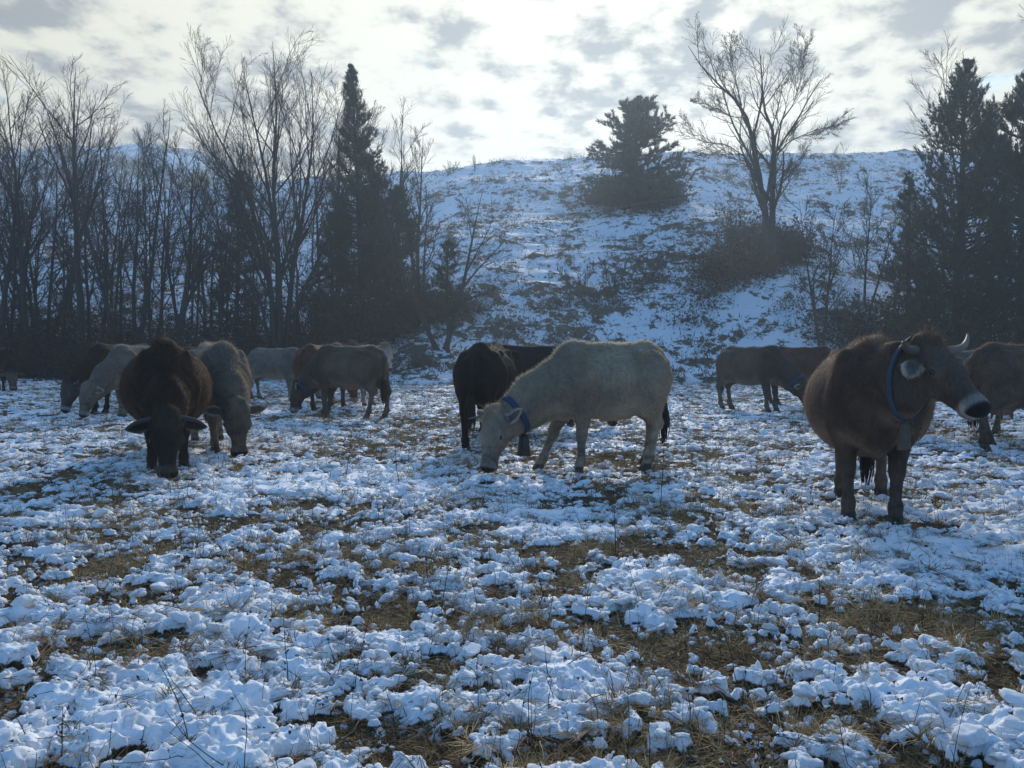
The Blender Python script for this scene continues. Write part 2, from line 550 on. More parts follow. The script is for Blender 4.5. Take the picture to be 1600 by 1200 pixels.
# far mountain on the left
xs = np.linspace(-330, 60, 160)
ys = np.linspace(205, 330, 60)
X4, Y4 = np.meshgrid(xs, ys)
crest = np.interp(X4 * 260 / 250, [-330, -200, -150, -120, -100, -88, -70, -40, 10, 60], [60, 66, 69, 71, 68, 62, 48, 32, 16, 5])
Z4 = crest * np.exp(-((Y4 - 262) / 42) ** 2) + 4.0 * fbm(X4 * 0.03, Y4 * 0.03, 4, 401) - 3
i4 = np.arange(X4.size).reshape(X4.shape)
q4 = np.stack([i4[:-1, :-1], i4[:-1, 1:], i4[1:, 1:], i4[1:, :-1]], -1).reshape(-1, 4)
me = mesh_np('mountain', np.stack([X4, Y4, Z4], -1).reshape(-1, 3), [q4], M['mountain'])
tag(link('mountain', me), kind='structure')

# ------------------------------------------------------------------ haze volume, added to stand in for lens flare veiling the trees
def box_mesh(name, lo, hi):
    V = np.array([[x, y, z] for x in (lo[0], hi[0]) for y in (lo[1], hi[1]) for z in (lo[2], hi[2])], float)
    Fq = np.array([[0, 1, 3, 2], [4, 6, 7, 5], [0, 4, 5, 1], [2, 3, 7, 6], [0, 2, 6, 4], [1, 5, 7, 3]])
    return mesh_np(name, V, [Fq], smooth=False)


hm = bpy.data.materials.new('haze')
hm.use_nodes = True
t = NT(hm.node_tree)
pv = t.n('ShaderNodeVolumePrincipled', {'Color': (0.64, 0.79, 1.0, 1), 'Density': HAZE_DENSITY, 'Anisotropy': 0.5})
t.n('ShaderNodeOutputMaterial', {'Volume': pv.outputs[0]})
me = box_mesh('haze', (-905, -905, -2.7), (905, 905, 82))
me.materials.append(hm)
hz = tag(link('haze', me), 'thin haze added over the meadow and hill for the bluish lens-flare veil', kind='stuff')
# ------------------------------------------------------------------ cows
class Sdf:
    def __init__(s):
        s.prims = []

    def ell(s, c, r, rot=None, k=0.05, op=1):
        s.prims.append(('e', np.array(c, float), np.array(r, float), rot, k, op))

    def rc(s, a, b, ra, rb, k=0.05, op=1):
        s.prims.append(('c', np.array(a, float), np.array(b, float), (ra, rb), k, op))

    def bounds(s):
        lo, hi = np.full(3, 9.0), np.full(3, -9.0)
        for p_ in s.prims:
            if p_[5] < 0:
                continue
            if p_[0] == 'e':
                r = p_[2].max()
                lo, hi = np.minimum(lo, p_[1] - r), np.maximum(hi, p_[1] + r)
            else:
                r = max(p_[3])
                lo = np.minimum(lo, np.minimum(p_[1], p_[2]) - r)
                hi = np.maximum(hi, np.maximum(p_[1], p_[2]) + r)
        return lo - 0.06, hi + 0.06

    def grid(s, h):
        lo, hi = s.bounds()
        n = np.ceil((hi - lo) / h).astype(int) + 1
        G = np.full(n, 1.0, np.float32)
        ax = [lo[i] + h * np.arange(n[i]) for i in range(3)]
        for p_ in s.prims:
            k, op = p_[4], p_[5]
            mg = k + 0.05
            if p_[0] == 'e':
                r = p_[2].max() if p_[3] is not None else p_[2]
                a0, a1 = p_[1] - r - mg, p_[1] + r + mg
            else:
                r = max(p_[3])
                a0, a1 = np.minimum(p_[1], p_[2]) - r - mg, np.maximum(p_[1], p_[2]) + r + mg
            i0 = np.clip(np.floor((a0 - lo) / h).astype(int), 0, n)
            i1 = np.clip(np.ceil((a1 - lo) / h).astype(int) + 1, 0, n)
            if np.any(i1 <= i0):
                continue
            X, Y, Z = np.meshgrid(*[ax[i][i0[i]:i1[i]] for i in range(3)], indexing='ij')
            if p_[0] == 'e':
                P = np.stack([X, Y, Z], -1) - p_[1]
                if p_[3] is not None:
                    P = P @ p_[3]          # columns of rot are the ellipsoid axes
                q = P / p_[2]
                k0 = np.sqrt((q * q).sum(-1))
                k1 = np.sqrt(((q / p_[2]) ** 2).sum(-1)) + 1e-9
                D = k0 * (k0 - 1) / k1
                D = np.where(k0 < 0.02, -p_[2].min(), D)
            else:
                a, b, (ra, rb) = p_[1], p_[2], p_[3]
                ba = b - a
                P = np.stack([X, Y, Z], -1) - a
                t_ = np.clip((P @ ba) / max(ba @ ba, 1e-9), 0, 1)
                D = np.sqrt(((P - t_[..., None] * ba) ** 2).sum(-1)) - (ra + (rb - ra) * t_)
            sl = tuple(slice(i0[i], i1[i]) for i in range(3))
            A = G[sl]
            if op > 0:
                hh = np.clip(0.5 + 0.5 * (A - D) / k, 0, 1)
                G[sl] = A + (D - A) * hh - k * hh * (1 - hh)
            else:
                hh = np.clip(0.5 - 0.5 * (A + D) / k, 0, 1)
                G[sl] = A + (-D - A) * hh + k * hh * (1 - hh)
        return G, lo


def surface_nets(G, lo, h):
    S = G < 0
    n = np.array(G.shape)
    cnt = np.zeros(n - 1, np.float32)
    acc = np.zeros((*(n - 1), 3), np.float32)

    def corner(a, b, c):
        return (slice(a, n[0] - 1 + a), slice(b, n[1] - 1 + b), slice(c, n[2] - 1 + c))
    cs = [(a, b, c) for a in (0, 1) for b in (0, 1) for c in (0, 1)]
    ins = sum(S[corner(*c)].astype(np.int8) for c in cs)
    act = (ins > 0) & (ins < 8)
    I = np.argwhere(act)
    ci = [tuple((I + np.array(c)).T) for c in cs]
    vals = np.stack([G[c] for c in ci], 1)
    acc = np.zeros((len(I), 3))
    cnt = np.zeros(len(I))
    for i, a in enumerate(cs):
        for j, b in enumerate(cs):
            if j > i and sum(abs(np.array(a) - np.array(b))) == 1:
                va, vb = vals[:, i], vals[:, j]
                m = (va < 0) != (vb < 0)
                t_ = np.where(m, va / np.where(m, va - vb, 1), 0)
                pt = np.array(a) + t_[:, None] * (np.array(b) - np.array(a))
                acc += np.where(m[:, None], pt, 0)
                cnt += m
    V = lo + h * (I + acc / cnt[:, None])
    vid = np.full(n - 1, -1, np.int64)
    vid[tuple(I.T)] = np.arange(len(I))
    Q = []
    for ax in range(3):
        u, v = (ax + 1) % 3, (ax + 2) % 3
        sa = [slice(0, n[i]) for i in range(3)]
        sa[ax] = slice(0, n[ax] - 1)
        sb = list(sa)
        sb[ax] = slice(1, n[ax])
        A, B = S[tuple(sa)], S[tuple(sb)]
        E = np.argwhere(A != B)
        E = E[(E[:, u] > 0) & (E[:, v] > 0) & (E[:, u] < n[u] - 1) & (E[:, v] < n[v] - 1)]
        flip = S[tuple(E.T)]
        eu, ev = np.zeros(3, int), np.zeros(3, int)
        eu[u], ev[v] = 1, 1
        q = np.stack([vid[tuple((E - eu - ev).T)], vid[tuple((E - ev).T)], vid[tuple(E.T)], vid[tuple((E - eu).T)]], 1)
        q = np.where(flip[:, None], q, q[:, ::-1])
        Q.append(q)
    return V, np.concatenate(Q)


def nrm(v):
    v = np.asarray(v, float)
    return v / np.linalg.norm(v)


def head_frame(pitch, yaw, roll=0.0):
    p_, y = R(pitch), R(yaw)
    u = np.array([math.cos(p_) * math.cos(y), math.cos(p_) * math.sin(y), -math.sin(p_)])
    v = np.array([math.sin(p_) * math.cos(y), math.sin(p_) * math.sin(y), math.cos(p_)])
    w_ = np.cross(v, u)
    if roll:
        c, s_ = math.cos(R(roll)), math.sin(R(roll))
        v, w_ = v * c + w_ * s_, w_ * c - v * s_
    return u, v, w_


def vert_normals(V, Q):
    n = np.cross(V[Q[:, 2]] - V[Q[:, 0]], V[Q[:, 3]] - V[Q[:, 1]])
    N = np.zeros_like(V)
    for i in range(4):
        np.add.at(N, Q[:, i], n)
    return N / (np.linalg.norm(N, axis=1, keepdims=True) + 1e-12)


def curve_tube(P, r, sides=10, cap=True):
    V, q = tubes(np.array(P, float)[None], np.array(r, float)[None], sides)
    parts = [(V, q)]
    return V, [q]


def bez(p, n):
    p = np.array(p, float)
    t_ = np.linspace(0, 1, n)[:, None]
    while len(p) > 1 and p.ndim == 2:
        pts = [np.repeat(x[None], n, 0) for x in p]
        while len(pts) > 1:
            pts = [a * (1 - t_) + b * t_ for a, b in zip(pts[:-1], pts[1:])]
        return pts[0]


rngc = np.random.default_rng(7)


def build_cow(S):
    g = dict(sx=1.0, w=1.0, bz=0.0, scale=1.0, res=0.025, pose='graze', yaw=0, hyaw=None, legs=(0, 0, 0, 0), fur=4000, furlen=1.0,
             dark=0.0, ear=0.0, horns=None, collar=None, bell=None, udder=False, white_ring=0.6, poll=None, hpitch=None,
             hl=1.0, tail=0.0, tuft=1.0, roll=0, spread=1.0, hump=-0.02, hwid=1.2, cw=0.030, brisk=0.0, earv=-0.2, earin=None, tz=0.62)
    g.update(S)
    sx, wd = g['sx'], g['w']
    sd = Sdf()
    X = lambda x: x * sx
    # trunk
    bz = g['bz']
    sd.ell((X(-0.06), 0, 0.95 - bz), (X(0.66), 0.325 * wd, 0.375 + bz), k=0.05)
    sd.ell((X(-0.16), 0, 0.84 - bz), (X(0.48), 0.30 * wd, 0.28 + bz), k=0.12)
    sd.ell((X(0.40), 0, 0.98), (X(0.34), 0.245 * (0.6 + 0.4 * wd), 0.37), k=0.12)
    sd.ell((X(-0.60), 0, 1.06), (X(0.33), 0.235, 0.28), k=0.12)
    sd.rc((X(0.50), 0, 1.265), (X(0.0), 0, 1.245), 0.085, 0.080, 0.12)
    sd.rc((X(0.0), 0, 1.245), (X(-0.62), 0, 1.275), 0.080, 0.085, 0.12)
    sd.ell((X(0.44), 0, 1.27 + g['hump']), (X(0.20), 0.085, 0.11), k=0.09)
    sd.ell((X(0.58), 0, 0.76), (X(0.20), 0.15, 0.20), k=0.12)          # brisket
    if g['brisk']:
        sd.ell((X(0.60), 0.02, 0.665), (X(0.17), 0.06, 0.17), k=0.07)
        sd.rc((X(0.68), 0.03, 0.62), (X(0.78), 0.08, 0.95), 0.04, 0.035, 0.06)
    sd.rc((X(-0.62), 0, 1.29), (X(-0.84), 0, 1.235), 0.075, 0.055, 0.07)   # tail head
    for s in (-1, 1):
        sd.ell((X(0.40), s * 0.205, 1.0), (X(0.17), 0.085, 0.30), head_rot(0, 14), 0.055)      # shoulder blade
        sd.ell((X(0.52), s * 0.19, 0.82), (0.12, 0.09, 0.15), None, 0.08)
        sd.ell((X(-0.44), s * 0.222, 1.235), (0.085, 0.055, 0.055), None, 0.06)              # hip bone
        sd.ell((X(-0.85), s * 0.12, 1.14), (0.06, 0.05, 0.06), None, 0.045)                   # pin bone
        sd.ell((X(-0.63), s * 0.185, 0.98), (X(0.235), 0.13, 0.30), None, 0.06)             # thigh
        sd.ell((X(-0.27), s * (0.365 + 0.12 * (wd - 1)), 1.19), (0.15, 0.06, 0.075), None, 0.10, -1)    # flank hollow
    # legs: fl fr hl hr (left is +y)
    feet = []
    lg = g['legs']
    sp = g['spread']
    for i, s in enumerate((1, -1)):
        o = lg[i]
        fx, fy = X(0.44) + o, s * 0.155 * sp
        el = (X(0.40), s * 0.19, 0.70)
        kn = (X(0.43) + o * 0.55, s * 0.165 * sp, 0.405)
        ft = (X(0.44) + o * 0.95, fy, 0.15)
        sd.rc((X(0.47), s * 0.19, 0.90), el, 0.14, 0.105, 0.07)
        sd.rc(el, (kn[0] - 0.005, kn[1], 0.45), 0.098, 0.058, 0.06)
        sd.ell(kn, (0.058, 0.055, 0.072), None, 0.03)
        sd.rc(kn, ft, 0.047, 0.038, 0.03)
        sd.ell((ft[0] - 0.008, fy, 0.145), (0.05, 0.047, 0.05), None, 0.03)
        sd.rc(ft, (fx + 0.035, fy, 0.055), 0.043, 0.050, 0.03)
        feet.append((fx + 0.035, fy))
    for i, s in enumerate((1, -1)):
        o = lg[2 + i]
        fy = s * 0.165 * sp
        st = (X(-0.52) + o * 0.15, s * 0.20, 0.74)
        hk = (X(-0.83) + o * 0.75, s * 0.17 * sp, 0.50)
        ft = (X(-0.78) + o * 0.98, fy, 0.155)
        sd.rc((X(-0.60), s * 0.19, 0.98), st, 0.17, 0.125, 0.08)
        sd.rc(st, (hk[0] + 0.015, hk[1], hk[2] + 0.03), 0.115, 0.055, 0.07)
        sd.rc((X(-0.80), s * 0.15, 0.98), (hk[0] + 0.0, hk[1], hk[2] + 0.10), 0.10, 0.042, 0.08)   # ham string
        sd.ell((hk[0] - 0.018, hk[1], hk[2]), (0.062, 0.046, 0.07), None, 0.035)
        sd.rc(hk, ft, 0.048, 0.040, 0.03)
        sd.ell((ft[0] - 0.008, fy, 0.15), (0.052, 0.048, 0.05), None, 0.03)
        fx = X(-0.78) + o + 0.045
        sd.rc(ft, (fx, fy, 0.055), 0.044, 0.051, 0.03)
        feet.append((fx, fy))
    if g['udder']:
        sd.ell((X(-0.46), 0, 0.60), (0.19, 0.15, 0.15), None, 0.06)
        for a in (-1, 1):
            for s in (-1, 1):
                sd.rc((X(-0.46) + a * 0.07, s * 0.07, 0.49), (X(-0.46) + a * 0.085, s * 0.08, 0.41), 0.022, 0.014, 0.02)
    # tail
    tl = g['tail']
    tp = [(X(-0.86), 0, 1.25), (X(-0.955), 0.01, 1.13), (X(-0.95), 0.03 + tl * .3, 0.88), (X(-0.92), 0.03 + tl, g['tz'])]
    for a, b, ra, rb in zip(tp[:-1], tp[1:], (0.042, 0.032, 0.024), (0.032, 0.024, 0.019)):
        sd.rc(a, b, ra, rb, 0.02)
    # neck and head
    hl = g['hl']
    if g['pose'] == 'graze':
        yaw = g['yaw']
        hy = yaw if g['hyaw'] is None else g['hyaw']
        pitch = g['hpitch'] if g['hpitch'] is not None else 76
        P = g['poll']
        if P is None:
            rr = 0.66
            P = np.array([X(0.46) + rr * math.cos(R(yaw)), rr * math.sin(R(yaw)), 0.615])
    else:
        hy = g['hyaw'] if g['hyaw'] is not None else g['yaw']
        pitch = g['hpitch'] if g['hpitch'] is not None else 40
        P = g['poll']
        if P is None:
            P = np.array([X(0.46) + 0.50 * math.cos(R(g['yaw'])), 0.50 * math.sin(R(g['yaw'])), 1.36])
    P = np.array(P, float)
    u, v, ww = head_frame(pitch, hy, g['roll'])
    hwid = g['hwid']
    H = lambda a, b, c=0.0: P + (u * a + v * b + ww * c * hwid) * hl
    HE = lambda r: np.array((r[0], r[1], r[2] * hwid)) * hl
    rot = np.stack([u, v, ww], 1)
    nape, mid, throat = H(-0.01, -0.07), H(0.06, -0.14), H(0.12, -0.19)
    b1, b2, b3 = np.array([X(0.46), 0, 1.22]), np.array([X(0.50), 0, 1.03]), np.array([X(0.56), 0, 0.84])
    bend = np.array([0.10, 0, 0.0]) if g['pose'] == 'graze' else np.array([0.12, 0, 0.0])

    def chain(a, b, ra, rb, k):
        m_ = (a + b) / 2 + bend
        sd.rc(a, m_, ra, (ra + rb) / 2 * 0.97, k)
        sd.rc(m_, b, (ra + rb) / 2 * 0.97, rb, k)
        return m_
    chain(b1, nape, 0.125, 0.092, 0.09)
    m2 = chain(b2, mid, 0.20, 0.125, 0.10)
    chain(b3, throat, 0.165, 0.085, 0.10)
    dl = (b3 + throat) / 2 + np.array([0.0, 0, -0.10])
    sd.rc((X(0.64), 0, 0.66), dl, 0.055, 0.035, 0.08)
    sd.rc(dl, throat, 0.035, 0.04, 0.08)
    for s in (-1, 1):
        sd.rc(b2 + np.array([0, s * 0.12, -.02]), H(0.02, -0.13, s * 0.05), 0.145, 0.085, 0.09)
    # skull
    sd.ell(H(0.06, -0.01), HE((0.125, 0.105, 0.112)), rot, 0.05)
    sd.rc(H(0.06, 0.0), H(0.25, 0.0), 0.098 * hl, 0.088 * hl, 0.04)
    for s in (-1, 1):
        sd.rc(H(0.02, 0.01, s * 0.05), H(0.22, 0.015, s * 0.055), 0.075 * hl, 0.062 * hl, 0.04)
        sd.ell(H(0.20, 0.025, s * 0.095), HE((0.055, 0.04, 0.03)), rot, 0.03)     # brow
        sd.ell(H(0.20, -0.080, s * 0.045), HE((0.12, 0.085, 0.050)), rot, 0.05)    # cheek
        sd.ell(H(0.205, 0.022, s * 0.128), np.array((0.022, 0.016, 0.016)) * hl, rot, 0.015, -1)
    for s in (-1, 1):
        sd.rc(H(0.22, 0.012, s * 0.026), H(0.45, 0.002, s * 0.014), 0.066 * hl, 0.054 * hl, 0.04)
    sd.rc(H(0.18, -0.115), H(0.46, -0.068), 0.07 * hl, 0.042 * hl, 0.05)
    sd.ell(H(0.495, -0.012), HE((0.072, 0.066, 0.080)), rot, 0.035)
    sd.ell(H(0.48, -0.078), HE((0.062, 0.032, 0.055)), rot, 0.012)       # lower lip
    for s in (-1, 1):
        sd.ell(H(0.553, 0.014, s * 0.042), np.array((0.02, 0.016, 0.014)) * hl, rot, 0.012, -1)
    tf = g['tuft']
    if tf > 0:
        for a, b, c_, r_ in ((-0.06, 0.03, 0.0, 0.075), (-0.04, 0.055, 0.05, 0.055), (-0.04, 0.055, -0.05, 0.055), (-0.085, -0.005, 0.02, 0.05)):
            sd.ell(H(a, b, c_), np.full(3, r_ * hl * (0.55 + 0.45 * tf)), None, 0.03)
    # ears
    ears = []
    for s in (-1, 1):
        e = g['ear'] if not isinstance(g['ear'], tuple) else g['ear'][0 if s > 0 else 1]
        ev = g['earv'] if not isinstance(g['earv'], tuple) else g['earv'][0 if s > 0 else 1]
        ax = nrm(ww * s * math.cos(R(e)) + u * math.sin(R(e)) * 0.9 + v * ev)
        ay = nrm(u - ax * (u @ ax))
        az = np.cross(ax, ay)
        if az @ v < 0:
            az = -az
        base = H(0.045, -0.045, s * 0.105)
        cen = base + ax * 0.115 * hl
        er = np.stack([ax, ay, az], 1)
        sd.rc(base - ax * 0.03, base + ax * 0.05 * hl, 0.035 * hl, 0.030 * hl, 0.03)
        sd.ell(cen - ax * 0.015, np.array((0.085, 0.062, 0.026)) * hl, er, 0.02)
        sd.ell(cen + ax * 0.05 * hl - ay * 0.008, np.array((0.070, 0.038, 0.020)) * hl, er, 0.03)
        sd.ell(cen + ax * 0.004 + az * 0.030 * hl, np.array((0.085, 0.042, 0.026)) * hl, er, 0.012, -1)
        ears.append((cen, ax, az))
    h = g['res']
    G, lo = sd.grid(h)
    V, Q = surface_nets(G, lo, h)
    N = vert_normals(V, Q)
    # faint ribs, folds of loose skin on the neck, uneven muscle
    rib = np.sin(V[:, 0] / sx * 2 * np.pi / 0.105 + V[:, 2] * 5.0) * sstep(np.abs(N[:, 1]), 0.5, 0.9) * np.exp(-((V[:, 0] / sx + 0.02) / 0.26) ** 4) * np.exp(-((V[:, 2] - 1.0) / 0.22) ** 4)
    fold = np.sin(V[:, 0] * 46 - V[:, 2] * 26) * np.exp(-((V[:, 0] - X(0.70)) / 0.16) ** 2) * sstep(V[:, 2], 0.45, 0.7) * sstep(1.25 - V[:, 2], 0, 0.2)
    musc = fbm(V[:, 0] * 3.1 + 3 * np.sign(V[:, 1]), V[:, 2] * 3.1, 3, g['seed'] + 5)
    far_head = sstep(np.linalg.norm(V - P, axis=1), 0.25, 0.45)
    V = V + N * ((0.0045 * rib + 0.005 * fold) * (0.6 if wd > 1.3 else 1.0) + 0.011 * musc * sstep(V[:, 2], 0.35, 0.6) * far_head)[:, None]
    N = vert_normals(V, Q)
    # ---------------- coat colours
    base, dk, pale = (np.array(g[k], float) for k in ('base', 'darkc', 'pale'))
    L = V - P
    hu, hv, hw = L @ u / hl, L @ v / hl, L @ ww / hl / hwid
    inhead = (hu > -0.12) & (hu < 0.62) & (np.abs(hv + 0.03) < 0.24) & (np.abs(hw) < 0.26)
    inhead = np.where(g['pose'] == 'up', inhead & (V[:, 0] * 0 + (hu + hv * 0.6) > -0.12), inhead & (hv > -0.21))
    fore = sstep(V[:, 0], X(0.02), X(0.60)) * g['front_dark']
    col = base + (dk - base) * fore[:, None]
    lowleg = sstep(-V[:, 2], -0.62, -0.30)
    col = col + (np.array(g['legc']) - col) * (lowleg * g['leg_mix'])[:, None]
    under = sstep(-N[:, 2], 0.25, 0.95) * sstep(V[:, 2], 0.45, 0.6)
    col = col + (pale - col) * (0.45 * under)[:, None]
    ridge = np.exp(-(V[:, 1] / 0.045) ** 2) * sstep(N[:, 2], 0.5, 0.95) * sstep(V[:, 2], 1.1, 1.25)
    col = col + (pale - col) * (0.35 * ridge)[:, None]
    hm_ = inhead * sstep(hu, -0.06, 0.06)
    col = col + (np.array(g['headc']) - col) * (hm_ * 0.85)[:, None]
    fore_ = inhead * np.exp(-((hu - 0.0) / 0.10) ** 2) * sstep(hv, 0.02, 0.10)
    col = col + (np.array(g['tuftc']) - col) * (fore_ * 0.7)[:, None]
    ring = inhead * sstep(hu, 0.425, 0.475) * (np.abs(hw) < 0.13)
    col = col + (np.array((0.55, 0.52, 0.48)) - col) * (ring * g['white_ring'] * (1 - 0.55 * sstep(hv, -0.03, 0.03)))[:, None]
    nose = inhead * sstep(hu, 0.500, 0.525) * sstep(hv, -0.06, -0.045)
    col = col + (np.array((0.014, 0.014, 0.017)) - col) * nose[:, None]
    lip = inhead * (hu > 0.42) * sstep(-hv, 0.058, 0.075) * 0.6
    col = col + (np.array((0.20, 0.13, 0.12)) - col) * lip[:, None]
    eyer = inhead * np.exp(-(((hu - 0.205) / 0.045) ** 2 + ((hv - 0.02) / 0.035) ** 2)) * sstep(np.abs(hw), 0.08, 0.1)
    col = col * (1 + 0.7 * eyer)[:, None]
    for cen, ax, az in ears:
        LL = V - cen
        ay_ = np.cross(ax, az)
        on = (((LL @ ax) / (0.145 * hl)) ** 2 + ((LL @ ay_) / (0.085 * hl)) ** 2 < 1) & (np.abs(LL @ az) < 0.042 * hl) & (LL @ ax > -0.085 * hl)
        inner = sstep(LL @ az, -0.012, 0.008) * on
        rim = sstep(LL @ ax, 0.02, 0.09) * on
        edge = on * sstep(np.abs(LL @ np.cross(ax, az)) + 0.45 * np.maximum(LL @ ax - 0.03, 0), 0.030 * hl, 0.050 * hl)
        ein = np.array(g['earin'] if g['earin'] is not None else np.array(g['headc']) * 0.7)
        col = col + (ein - col) * (inner * (1 - edge) * 0.8)[:, None]
        col = col + (np.array(g['earc']) - col) * (edge * 0.8)[:, None]
    if g['udder']:
        ud = np.exp(-(((V[:, 0] - X(-0.46)) / 0.22) ** 2 + (V[:, 1] / 0.18) ** 2 + ((V[:, 2] - 0.55) / 0.16) ** 2) * 1.2)
        col = col + (np.array((0.34, 0.19, 0.16)) - col) * np.clip(ud, 0, 1)[:, None]
    hoofm = sstep(-V[:, 2], -0.10, -0.07)
    col = col * (1 - 0.45 * hoofm)[:, None]
    mud = sstep(-V[:, 2], -0.62, -0.15) * sstep(fbm(V[:, 0] * 9 + V[:, 1] * 5, V[:, 2] * 11, 3, g['seed'] + 9), -0.05, 0.35)
    col = col + (np.array((0.035, 0.027, 0.02)) - col) * (0.6 * mud)[:, None]
    mott = fbm(V[:, 0] * 3 + V[:, 2] * 2.0, V[:, 1] * 4 + V[:, 2] * 3.3, 3, g['seed'])
    col = np.clip(col * (1 + 0.28 * mott)[:, None], 0.004, 0.9)

    # ---------------- assemble
    x, y = g['pos']
    root = thing('cow', g['label'], 'cow', (x, y, g.get('z', 0.0)), R(g['heading']), 'cows grazing across the snowy meadow')
    root.scale = (g['scale'],) * 3
    link('body', mesh_np('body', V, [Q], M['coat'], True, col), root)
    # hooves
    for fx, fy in feet:
        parts = []
        for c_ in (-1, 1):
            n = 10
            a_ = np.arange(n) * 2 * np.pi / n
            rings = []
            for zz_, rx, ry, ox in ((0.085, 0.042, 0.026, -0.012), (0.055, 0.052, 0.029, -0.004), (0.0, 0.066, 0.033, 0.008), (-0.03, 0.066, 0.033, 0.008)):
                rings.append(np.stack([fx + ox + rx * np.cos(a_) * (1 + 0.12 * np.cos(a_)), fy + c_ * 0.027 + ry * np.sin(a_), np.full(n, zz_)], 1))
            Vh = np.concatenate(rings)
            qs = np.array([[r * n + i, (r + 1) * n + i, (r + 1) * n + (i + 1) % n, r * n + (i + 1) % n] for r in range(3) for i in range(n)])
            parts.append((Vh, qs))
        Vh, F_ = join_parts(parts)
        link('hoof', mesh_np('hoof', Vh, F_, M['hoof']), root)
    # eyes
    for s in (-1, 1):
        c_ = H(0.205, 0.020, s * 0.113)
        th, ph = np.meshgrid(np.linspace(0, np.pi, 8), np.arange(12) * 2 * np.pi / 12, indexing='ij')
        Vs = np.stack([np.sin(th) * np.cos(ph) * 0.029, np.sin(th) * np.sin(ph) * 0.020, np.cos(th) * 0.019], -1).reshape(-1, 3) * hl
        Vs = c_ + Vs[:, :1] * u + Vs[:, 1:2] * v + Vs[:, 2:] * ww
        qs = np.array([[i * 12 + j, (i + 1) * 12 + j, (i + 1) * 12 + (j + 1) % 12, i * 12 + (j + 1) % 12] for i in range(7) for j in range(12)])
        link('eye', mesh_np('eye', Vs, [qs], M['eye']), root)
    # horns: list of control offsets (u, v, w) for the left side, mirrored
    if g['horns']:
        for s in (1, -1):
            hs = g['horns']
            cp_ = hs if not isinstance(hs, dict) else hs[s]
            if cp_ is None:
                continue
            pts = bez([H(a, b, c_ * (s if not isinstance(hs, dict) else 1)) for a, b, c_ in cp_], 12)
            L_ = g.get('hornr', 0.032)
            rr = L_ * np.linspace(1, 0.12, 12) ** 0.75
            Vh, F_ = curve_tube(pts, rr, 10)
            ho = link('horn', mesh_np('horn', Vh, F_, M[g.get('hornm', 'horn')]), root)
    # tail switch
    tip = np.array(tp[-1])
    n = 70
    st_ = tip + np.array([0, 0, 0.10]) + rngc.normal(0, 0.011, (n, 3)) * [1, 1, 3]
    ln = rngc.uniform(0.26, 0.44, n)
    Pt = np.zeros((n, 5, 3))
    for i in range(5):
        f_ = i / 4
        bulge = math.sin(f_ * 2.6) * 0.035
        dirs = (st_ - tip - [0, 0, 0.1]) / 0.011
        Pt[:, i] = st_ - np.array([0, 0, 1]) * (ln * f_)[:, None] + dirs * [1, 1, 0] * bulge * 0.55 + rngc.normal(0, 0.006, (n, 3)) * f_
    Vt, qt = tubes(Pt, np.linspace(0.011, 0.003, 5)[None].repeat(n, 0), 4)
    o = link('tail_switch', mesh_np('tail_switch', Vt, [qt], M['switch']), root)
    # collar + bell
    if g['collar']:
        tC = g.get('collar_t', 0.80)
        cen = (b2 * (1 - tC) + mid * tC) + bend * 4 * tC * (1 - tC) * 0.5
        ax = nrm(mid - b2) if g['pose'] == 'graze' else nrm(nrm(mid - b2) + 0.25 * u)
        A_, B_ = frames(ax[None])
        A_, B_ = A_[0], B_[0]
        na = 40
        rings = []
        rad_all = []
        for off in (-g['cw'], g['cw']):
            rad = []
            for k in range(na):
                a = k * 2 * np.pi / na
                dr = A_ * math.cos(a) + B_ * math.sin(a)
                rs = np.arange(0.04, 0.42, 0.006)
                pts = cen + ax * off + rs[:, None] * dr
                ii = np.clip(((pts - lo) / h).round().astype(int), 0, np.array(G.shape) - 1)
                val = G[tuple(ii.T)]
                pos = np.argmax(val > 0.004)
                rad.append(rs[pos])
            rad = np.array(rad)
            for _ in range(4):
                rad = np.median([np.roll(rad, 1), rad, np.roll(rad, -1)], axis=0) * .5 + (np.roll(rad, 1) + np.roll(rad, -1)) / 4
            rad_all.append(rad)
        rings_v = []
        for off, rad, ex in ((-g['cw'], rad_all[0], 0.0), (-g['cw'], rad_all[0], 0.012), (g['cw'], rad_all[1], 0.012), (g['cw'], rad_all[1], 0.0)):
            a = np.arange(na) * 2 * np.pi / na
            rings_v.append(cen + ax * off + (rad + ex)[:, None] * (np.cos(a)[:, None] * A_ + np.sin(a)[:, None] * B_))
        Vc = np.concatenate(rings_v)
        qs = np.array([[r * na + i, ((r + 1) % 4) * na + i, ((r + 1) % 4) * na + (i + 1) % na, r * na + (i + 1) % na] for r in range(4) for i in range(na)])
        link('collar', mesh_np('collar', Vc, [qs], M[g['collar']]), root)
        if g['bell']:
            bw, bh, bm = g['bell']
            low = Vc[np.argmin(Vc[:, 2])]
            bo = g.get('bell_off', (0, 0, 0))
            c_ = low + np.array([0.0, 0, -0.005]) + np.array(bo)
            n = 20
            a = np.arange(n) * 2 * np.pi / n
            rings = []
            for zz_, k in ((0.0, 0.35), (-0.012, 0.62), (-0.05, 0.74), (-bh * 0.6, 0.86), (-bh * 0.93, 1.0), (-bh, 1.04), (-bh, 0.96), (-bh * 0.5, 0.76)):
                cx = np.sign(np.cos(a)) * np.abs(np.cos(a)) ** 0.7
                cy = np.sign(np.sin(a)) * np.abs(np.sin(a)) ** 0.7
                rings.append(np.stack([c_[0] + cx * bw * 0.36 * k, c_[1] + cy * bw * 0.5 * k, np.full(n, c_[2] + zz_)], 1))
            Vb = np.concatenate(rings)
            qs = np.array([[r * n + i, r * n + (i + 1) % n, (r + 1) * n + (i + 1) % n, (r + 1) * n + i] for r in range(7) for i in range(n)])
